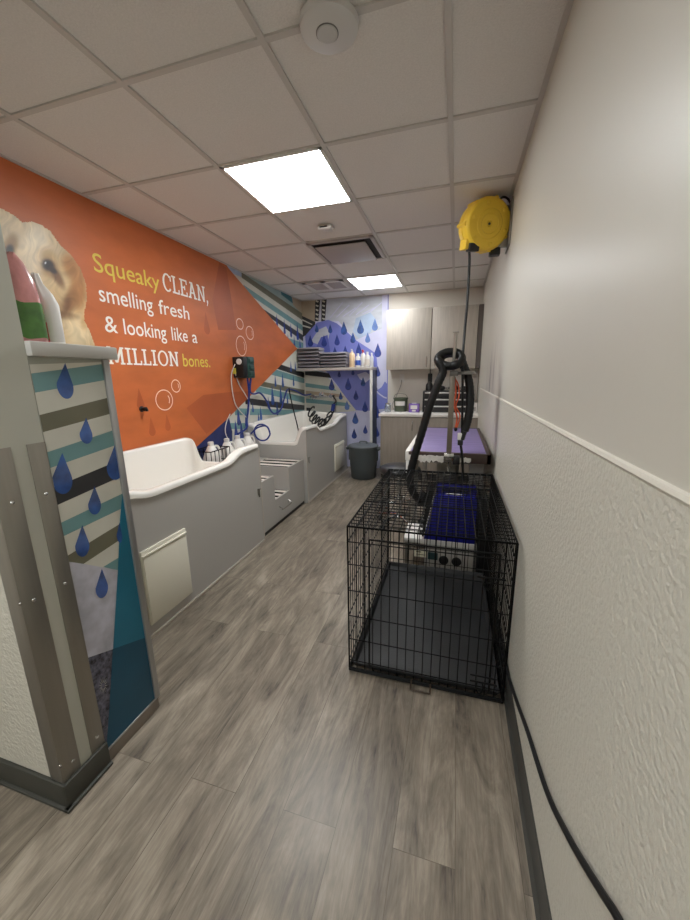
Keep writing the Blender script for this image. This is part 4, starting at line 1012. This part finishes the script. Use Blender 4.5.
# ------------------------------------------------------------------ stool
sx, sy, sz = -.46, 3.30, .55
o = thing('rolling_stool', 'round black cushioned stool with chrome base behind the cage', 'stool', (sx, sy, 0))
MB().lathe([(.16, -.03), (.185, -.022), (.195, .0), (.188, .02), (.16, .034), (.001, .04)], (sx, sy, sz), n=32).build('seat', m_leather, o, smooth=60)
MB().lathe([(.03, .08), (.03, .3), (.02, .3), (.02, .52)], (sx, sy, 0), n=14).build('column', m_chrome, o)
q = MB(); q.tube([(sx+math.cos(a)*.17, sy+math.sin(a)*.17, .22) for a in [2*PI*k/16 for k in range(16)]], .009, 8, 3, closed=True)
for k in range(2):
    a = PI*k+.4; q.rod((sx, sy, .24), (sx+math.cos(a)*.17, sy+math.sin(a)*.17, .22), .007)
q.build('foot_ring', m_chrome, o)
for k in range(5):
    a = 2*PI*k/5+.3; e = Vector((sx+math.cos(a)*.21, sy+math.sin(a)*.21, 0))
    l_ = MB().rod((sx, sy, .11), e+Vector((0, 0, .075)), .016, 10, .012).build('leg', m_chrome, o)
    MB().lathe([(.026, -.012), (.028, -.008), (.028, .008), (.026, .012)], e+Vector((0, 0, .029)), (math.sin(a), -math.cos(a), 0), 16).build('caster', m_black, l_)

# ------------------------------------------------------------------ cage
KX0, KX1, KY0, KY1, KZ = -.428, .262, 1.445, 2.50, .755
o = thing('dog_crate', 'large empty black wire dog crate on the plank floor by the right wall', 'dog crate', (-.08, 1.97, 0))
R1, R2 = .0045, .0023
def wires(name, org, U, V, nu, nv, ulist=None, frame=True, extra=()):
    q = MB(); org, U, V = Vector(org), Vector(U), Vector(V)
    if frame:
        for a, c in ((org, org+U), (org+U, org+U+V), (org+U+V, org+V), (org+V, org)): q.rod(a, c, R1, 6)
    for i in range(1, nu): q.rod(org+U*i/nu, org+U*i/nu+V, R2, 5, cap=False)
    for t_ in nv: q.rod(org+V*t_, org+V*t_+U, R2*1.2, 5, cap=False)
    for a, c, r in extra: q.rod(a, c, r, 6)
    return q.build(name, m_wire, o, smooth=40)
hz = (.06, .22, .39, .57, .75, .90)
W_, D_ = KX1-KX0, KY1-KY0
fdoor = [((KX0+.10, KY0-.006, .06), (KX0+.10, KY0-.006, KZ-.05), R1), ((KX1-.06, KY0-.006, .06), (KX1-.06, KY0-.006, KZ-.05), R1), ((KX0+.10, KY0-.006, .06), (KX1-.06, KY0-.006, .06), R1), ((KX0+.10, KY0-.006, KZ-.05), (KX1-.06, KY0-.006, KZ-.05), R1)]
wires('front_panel', (KX0, KY0, .022), (W_, 0, 0), (0, 0, KZ-.022), 18, hz)
dq = MB()
for a, c, r in fdoor: dq.rod(a, c, r, 6)
dq.build('door', m_wire, o)
wires('back_panel', (KX0+.006, KY1, .022), (W_-.012, 0, 0), (0, 0, KZ-.03), 18, hz)
wires('side_panel', (KX0, KY0, .022), (0, D_, 0), (0, 0, KZ-.022), 28, hz, extra=(((KX0, KY0+.30, .02), (KX0, KY0+.30, KZ), R1), ((KX0, KY0+.82, .02), (KX0, KY0+.82, KZ), R1)))
wires('side_panel', (KX1, KY0, .022), (0, D_, 0), (0, 0, KZ-.022), 28, hz)
wires('top_panel', (KX0, KY0, KZ), (0, D_, 0), (W_, 0, 0), 28, [i/18 for i in range(1, 18)], extra=(((KX0, KY0+.35, KZ), (KX1, KY0+.35, KZ), R1*.8), ((KX0, KY0+.7, KZ), (KX1, KY0+.7, KZ), R1*.8)))
wires('bottom_panel', (KX0, KY0, .010), (0, D_, 0), (W_, 0, 0), 8, [i/6 for i in range(1, 6)])
a, b2, c, d = KX0+.012, KX1-.012, KY0+.012, KY1-.012
def rc(i, z): return [(a+i, c+i, z), (b2-i, c+i, z), (b2-i, d-i, z), (a+i, d-i, z)]
q = MB().loops([rc(.012, .016), rc(0, .045), rc(.004, .047), rc(.008, .045), rc(.018, .022), rc(.05, .022), rc(.054, .0235)], True, True); q.build('tray', m_tray, o, smooth=30)
hx0, hx1 = ony((411, 683), KY0-.02).x, ony((430, 692), KY0-.02).x
MB().tube([(hx0, KY0-.004, .03), (hx0, KY0-.03, .012), (hx0+.006, KY0-.038, .009), (hx1-.006, KY0-.038, .009), (hx1, KY0-.03, .012), (hx1, KY0-.004, .03)], .004, 6, 3).build('tray_handle', mat('bronze_wire', (70, 58, 48), .4, .5), o)
for zz in (.10, .60):
    q = MB(); q.rod((KX1-.14, KY0-.012, zz), (KX1-.03, KY0-.012, zz), .004, 6); q.tube([(KX1-.11, KY0-.012, zz), (KX1-.115, KY0-.024, zz-.02), (KX1-.10, KY0-.028, zz-.045), (KX1-.085, KY0-.022, zz-.02), (KX1-.09, KY0-.012, zz)], .0035, 6, 4); q.rod((KX1-.14, KY0-.012, zz+.03), (KX1-.03, KY0-.012, zz+.03), .003, 6)
    q.build('latch', m_wire, o)

# ------------------------------------------------------------------ cord reel and cords
RC = ony((484.5, 225.5), 2.83); nrm = Vector((.26, -.90, -.34)).normalized(); RR = .180
nrm = Vector((.40, -.89, -.20)).normalized()
o = thing('cord_reel', 'yellow retractable cord reel mounted high on the right wall', 'cord reel', (XR-.02, 2.86, 2.2))
prof = [(.02, -.075), (.145, -.075), (.158, -.065), (.163, -.03), (.163, -.006), (.157, -.003), (.157, .003), (.163, .006), (.163, .035), (.154, .060), (.143, .068), (.09, .070), (.085, .074), (.062, .074), (.058, .070), (.02, .068), (.012, .062), (.001, .062)]
ux = nrm.cross(Vector((0, 0, 1))).normalized(); uz = ux.cross(nrm)
if uz.z < 0: uz = -uz
prof = [(r_*.95, h_) for r_, h_ in prof]
q = MB().lathe(prof, RC, nrm, 28)
for k in range(6):
    a = 2*PI*k/6+.3; c = RC + (ux*math.cos(a)+uz*math.sin(a))*.115 + nrm*.0675; q.lathe([(.012, 0), (.012, .006), (.008, .008), (.001, .008)], c, nrm, 10)
for k in range(7):
    a = 2*PI*k/7; c = RC + (ux*math.cos(a)+uz*math.sin(a))*.147; q.lathe([(.014, -.07), (.014, .050), (.001, .052)], c, nrm, 10)
q.build('drum', m_yellow, o, smooth=28)
MB().lathe([(.008, 0), (.008, .004), (.001, .004)], RC+nrm*.064, nrm, 10).build('axle', m_black, o)
g_ = ony((469, 246), 2.80)
sd = -1 if (ux.x > 0) else 1
gc = g_ + Vector((0, .02, 0)); q = MB(); q.mi = 0
mtx = Matrix((ux, nrm, uz)).transposed()
def obox(mb, c, hx, hy, hz, bev=.006):
    st = len(mb.bm.verts); mb.bm.verts.index_update()
    tmp = MB(); tmp.box((-hx, -hy, -hz), (hx, hy, hz), bev)
    for v in tmp.bm.verts: v.co = c + mtx @ v.co
    me = bpy.data.meshes.new('tmp'); tmp.bm.to_mesh(me); tmp.bm.free(); mb.bm.from_mesh(me); bpy.data.meshes.remove(me)
gb = MB(); obox(gb, gc+Vector((.0, .0, .012)), .045, .050, .030); gb.build('cord_guide', m_yellow, o)
gb = MB(); obox(gb, gc+nrm*.034+Vector((.010, 0, -.008)), .033, .030, .024, .003); gb.build('guide_mouth', m_black, o)
q = MB(); q.box((XR-.012, 2.78, RC.z-.14), (XR-.001, 2.99, RC.z+.13), .003); q.box((XR-.09, 2.87, RC.z-.13), (XR-.011, 2.885, RC.z+.12), .003); q.box((XR-.09, 2.885, RC.z-.10), (XR-.078, 2.98, RC.z+.09), .003)
q.build('bracket', m_steel, o)
q = MB(); q.box((XR-.12, 2.87, RC.z-.17), (XR-.05, 2.93, RC.z-.12), .006); q.box((XR-.10, 2.86, RC.z+.105), (XR-.04, 2.92, RC.z+.125), .004); q.build('swivel', m_black, o)
MB().tube([RC+Vector((.06, .07, .10)), ony((499, 200.5), 2.86), ony((504, 197), 2.87), ony((509, 200.5), 2.88), ony((511.5, 210), 2.88), Vector((XR-.012, 2.89, RC.z-.02))], .007, 8, 6).build('lead_cord', m_cord, o)
yc = 2.80
pth = [gc+Vector((0, 0, -.01)), ony((469.5, 262), yc), ony((467.5, 300), yc-.02), ony((464, 340), yc-.06), ony((462.8, 365), TY0-.045), ony((462.5, 400), TY0-.05), ony((462, 436), TY0-.05)]
MB().tube(pth, .0085, 8, 8).build('cord', m_cord, o)
p = ony((460.5, 438), TY0-.05); q = MB(); q.box((p.x-.02, p.y-.015, p.z-.012), (p.x+.012, p.y+.015, p.z+.035), .005); q.build('plug', m_white_pl, o)
q = MB(); q.box((p.x-.018, p.y-.016, p.z-.05), (p.x+.018, p.y+.016, p.z-.012), .006); q.build('connector', m_black, o)
q = MB(); q.tube([(p.x+.004, p.y, p.z-.05), ony((462, 455), TY0-.06), ony((463, 472), TY0-.05), (.09, TY0-.03, .672)], .009, 8, 6); q.build('tail_cord', m_cord, o)

rc_ = [onx(q_, XR-.012) for q_ in ((507, 668), (510, 681), (518, 705), (528, 733), (547, 792), (567, 834), (584, 864), (602, 893), (621, 924))]
last = rc_[-1]; rc_ = [Vector((XR-.014, 2.3, .12)), Vector((XR-.014, 1.9, .115))] + rc_ + [Vector((XR-.012, last.y-.12, last.z+.06)), Vector((XR-.012, last.y-.3, last.z+.1))]
o = MB().tube(rc_, .0068, 8, 6).build('power_cord', m_cord); tag(o, 'black power cord draped along the right wall from behind the crate', 'cord')

# ------------------------------------------------------------------ things on the half wall cap
zc = 1.5125
PYW = .90; c0 = ony((25, 338), PYW); cx_ = c0.x
o = thing('wipes_pack', 'clear pouch of pink items with a green wrap on the half wall cap', 'pouch', (cx_, PYW, zc))
def sq(cx, cy, rx, ry, z, n=28, e=.6): return [(cx+math.copysign(abs(math.cos(t_))**e, math.cos(t_))*rx, cy+math.copysign(abs(math.sin(t_))**e, math.sin(t_))*ry, z+.004*math.sin(5*t_)) for t_ in [2*PI*i/n for i in range(n)]]
q = MB().loops([sq(cx_, PYW, .050, .042, zc+.004), sq(cx_, PYW, .058, .048, zc+.016), sq(cx_, PYW, .058, .048, zc+.12), sq(cx_-.004, PYW, .054, .044, zc+.20), sq(cx_-.010, PYW, .042, .030, zc+.25), sq(cx_-.012, PYW, .034, .006, zc+.275)], True, True)
q.build('film', mat('pink_film', (214, 150, 150), .2, noise=(14, .28, (1, 1, .5)), coat=.5, bump=(22, 1.)), o, smooth=60)
q = MB().loops([sq(cx_, PYW, .0590, .0490, zc+.022), sq(cx_, PYW, .0596, .0496, zc+.035), sq(cx_, PYW, .0598, .0498, zc+.115), sq(cx_, PYW, .0594, .0490, zc+.130)], False, False)
q.build('wrap', mat('green_wrap', (70, 120, 48), .3, noise=(16, .4), coat=.4), o, smooth=60)
q = MB()
for dx, w, z_ in ((.012, .024, .088), (.014, .018, .076), (.018, .022, .064)): q.box((cx_+dx, PYW-.0512, zc+z_), (cx_+dx+w, PYW-.0500, zc+z_+.006))
q.lathe([(.012, 0), (.012, .003), (.001, .003)], (cx_-.010, PYW-.0495, zc+.045), (0, -1, 0), 18)
q.build('printed_label', mat('pale_print', (214, 222, 214), .5), o)
c1 = ony((52, 338), 1.01); bx_ = c1.x
o = thing('trigger_bottle', 'white bottle with a red label beside the green wrapped pouch', 'bottle', (bx_, 1.01, zc))
q = MB().loops([sq(bx_, 1.01, .031, .028, zc+.001), sq(bx_, 1.01, .034, .031, zc+.008), sq(bx_, 1.01, .034, .031, zc+.15), sq(bx_-.006, 1.01, .028, .026, zc+.178), sq(bx_-.020, 1.01, .014, .014, zc+.215), sq(bx_-.024, 1.01, .010, .010, zc+.245), sq(bx_-.024, 1.01, .009, .009, zc+.248)], True, True)
q.build('body', mat('white_bottle', (226, 224, 220), .3), o, smooth=60)
MB().box((bx_+.006, .9765, zc+.012), (bx_+.026, .9830, zc+.085), .001).build('red_label', mat('red_label', (186, 30, 52), .4), o)

# ------------------------------------------------------------------ world and view
w = bpy.data.worlds.new('world'); SC.world = w; w.use_nodes = True
w.node_tree.nodes['Background'].inputs[0].default_value = (.02, .02, .02, 1)
vs_ = SC.view_settings; vs_.view_transform = 'Standard'; vs_.look = 'None'; vs_.gamma = 1; vs_.use_curve_mapping = False; vs_.exposure = 1.32
SC.cycles.max_bounces = 10; SC.cycles.diffuse_bounces = 6; SC.cycles.use_denoising = True
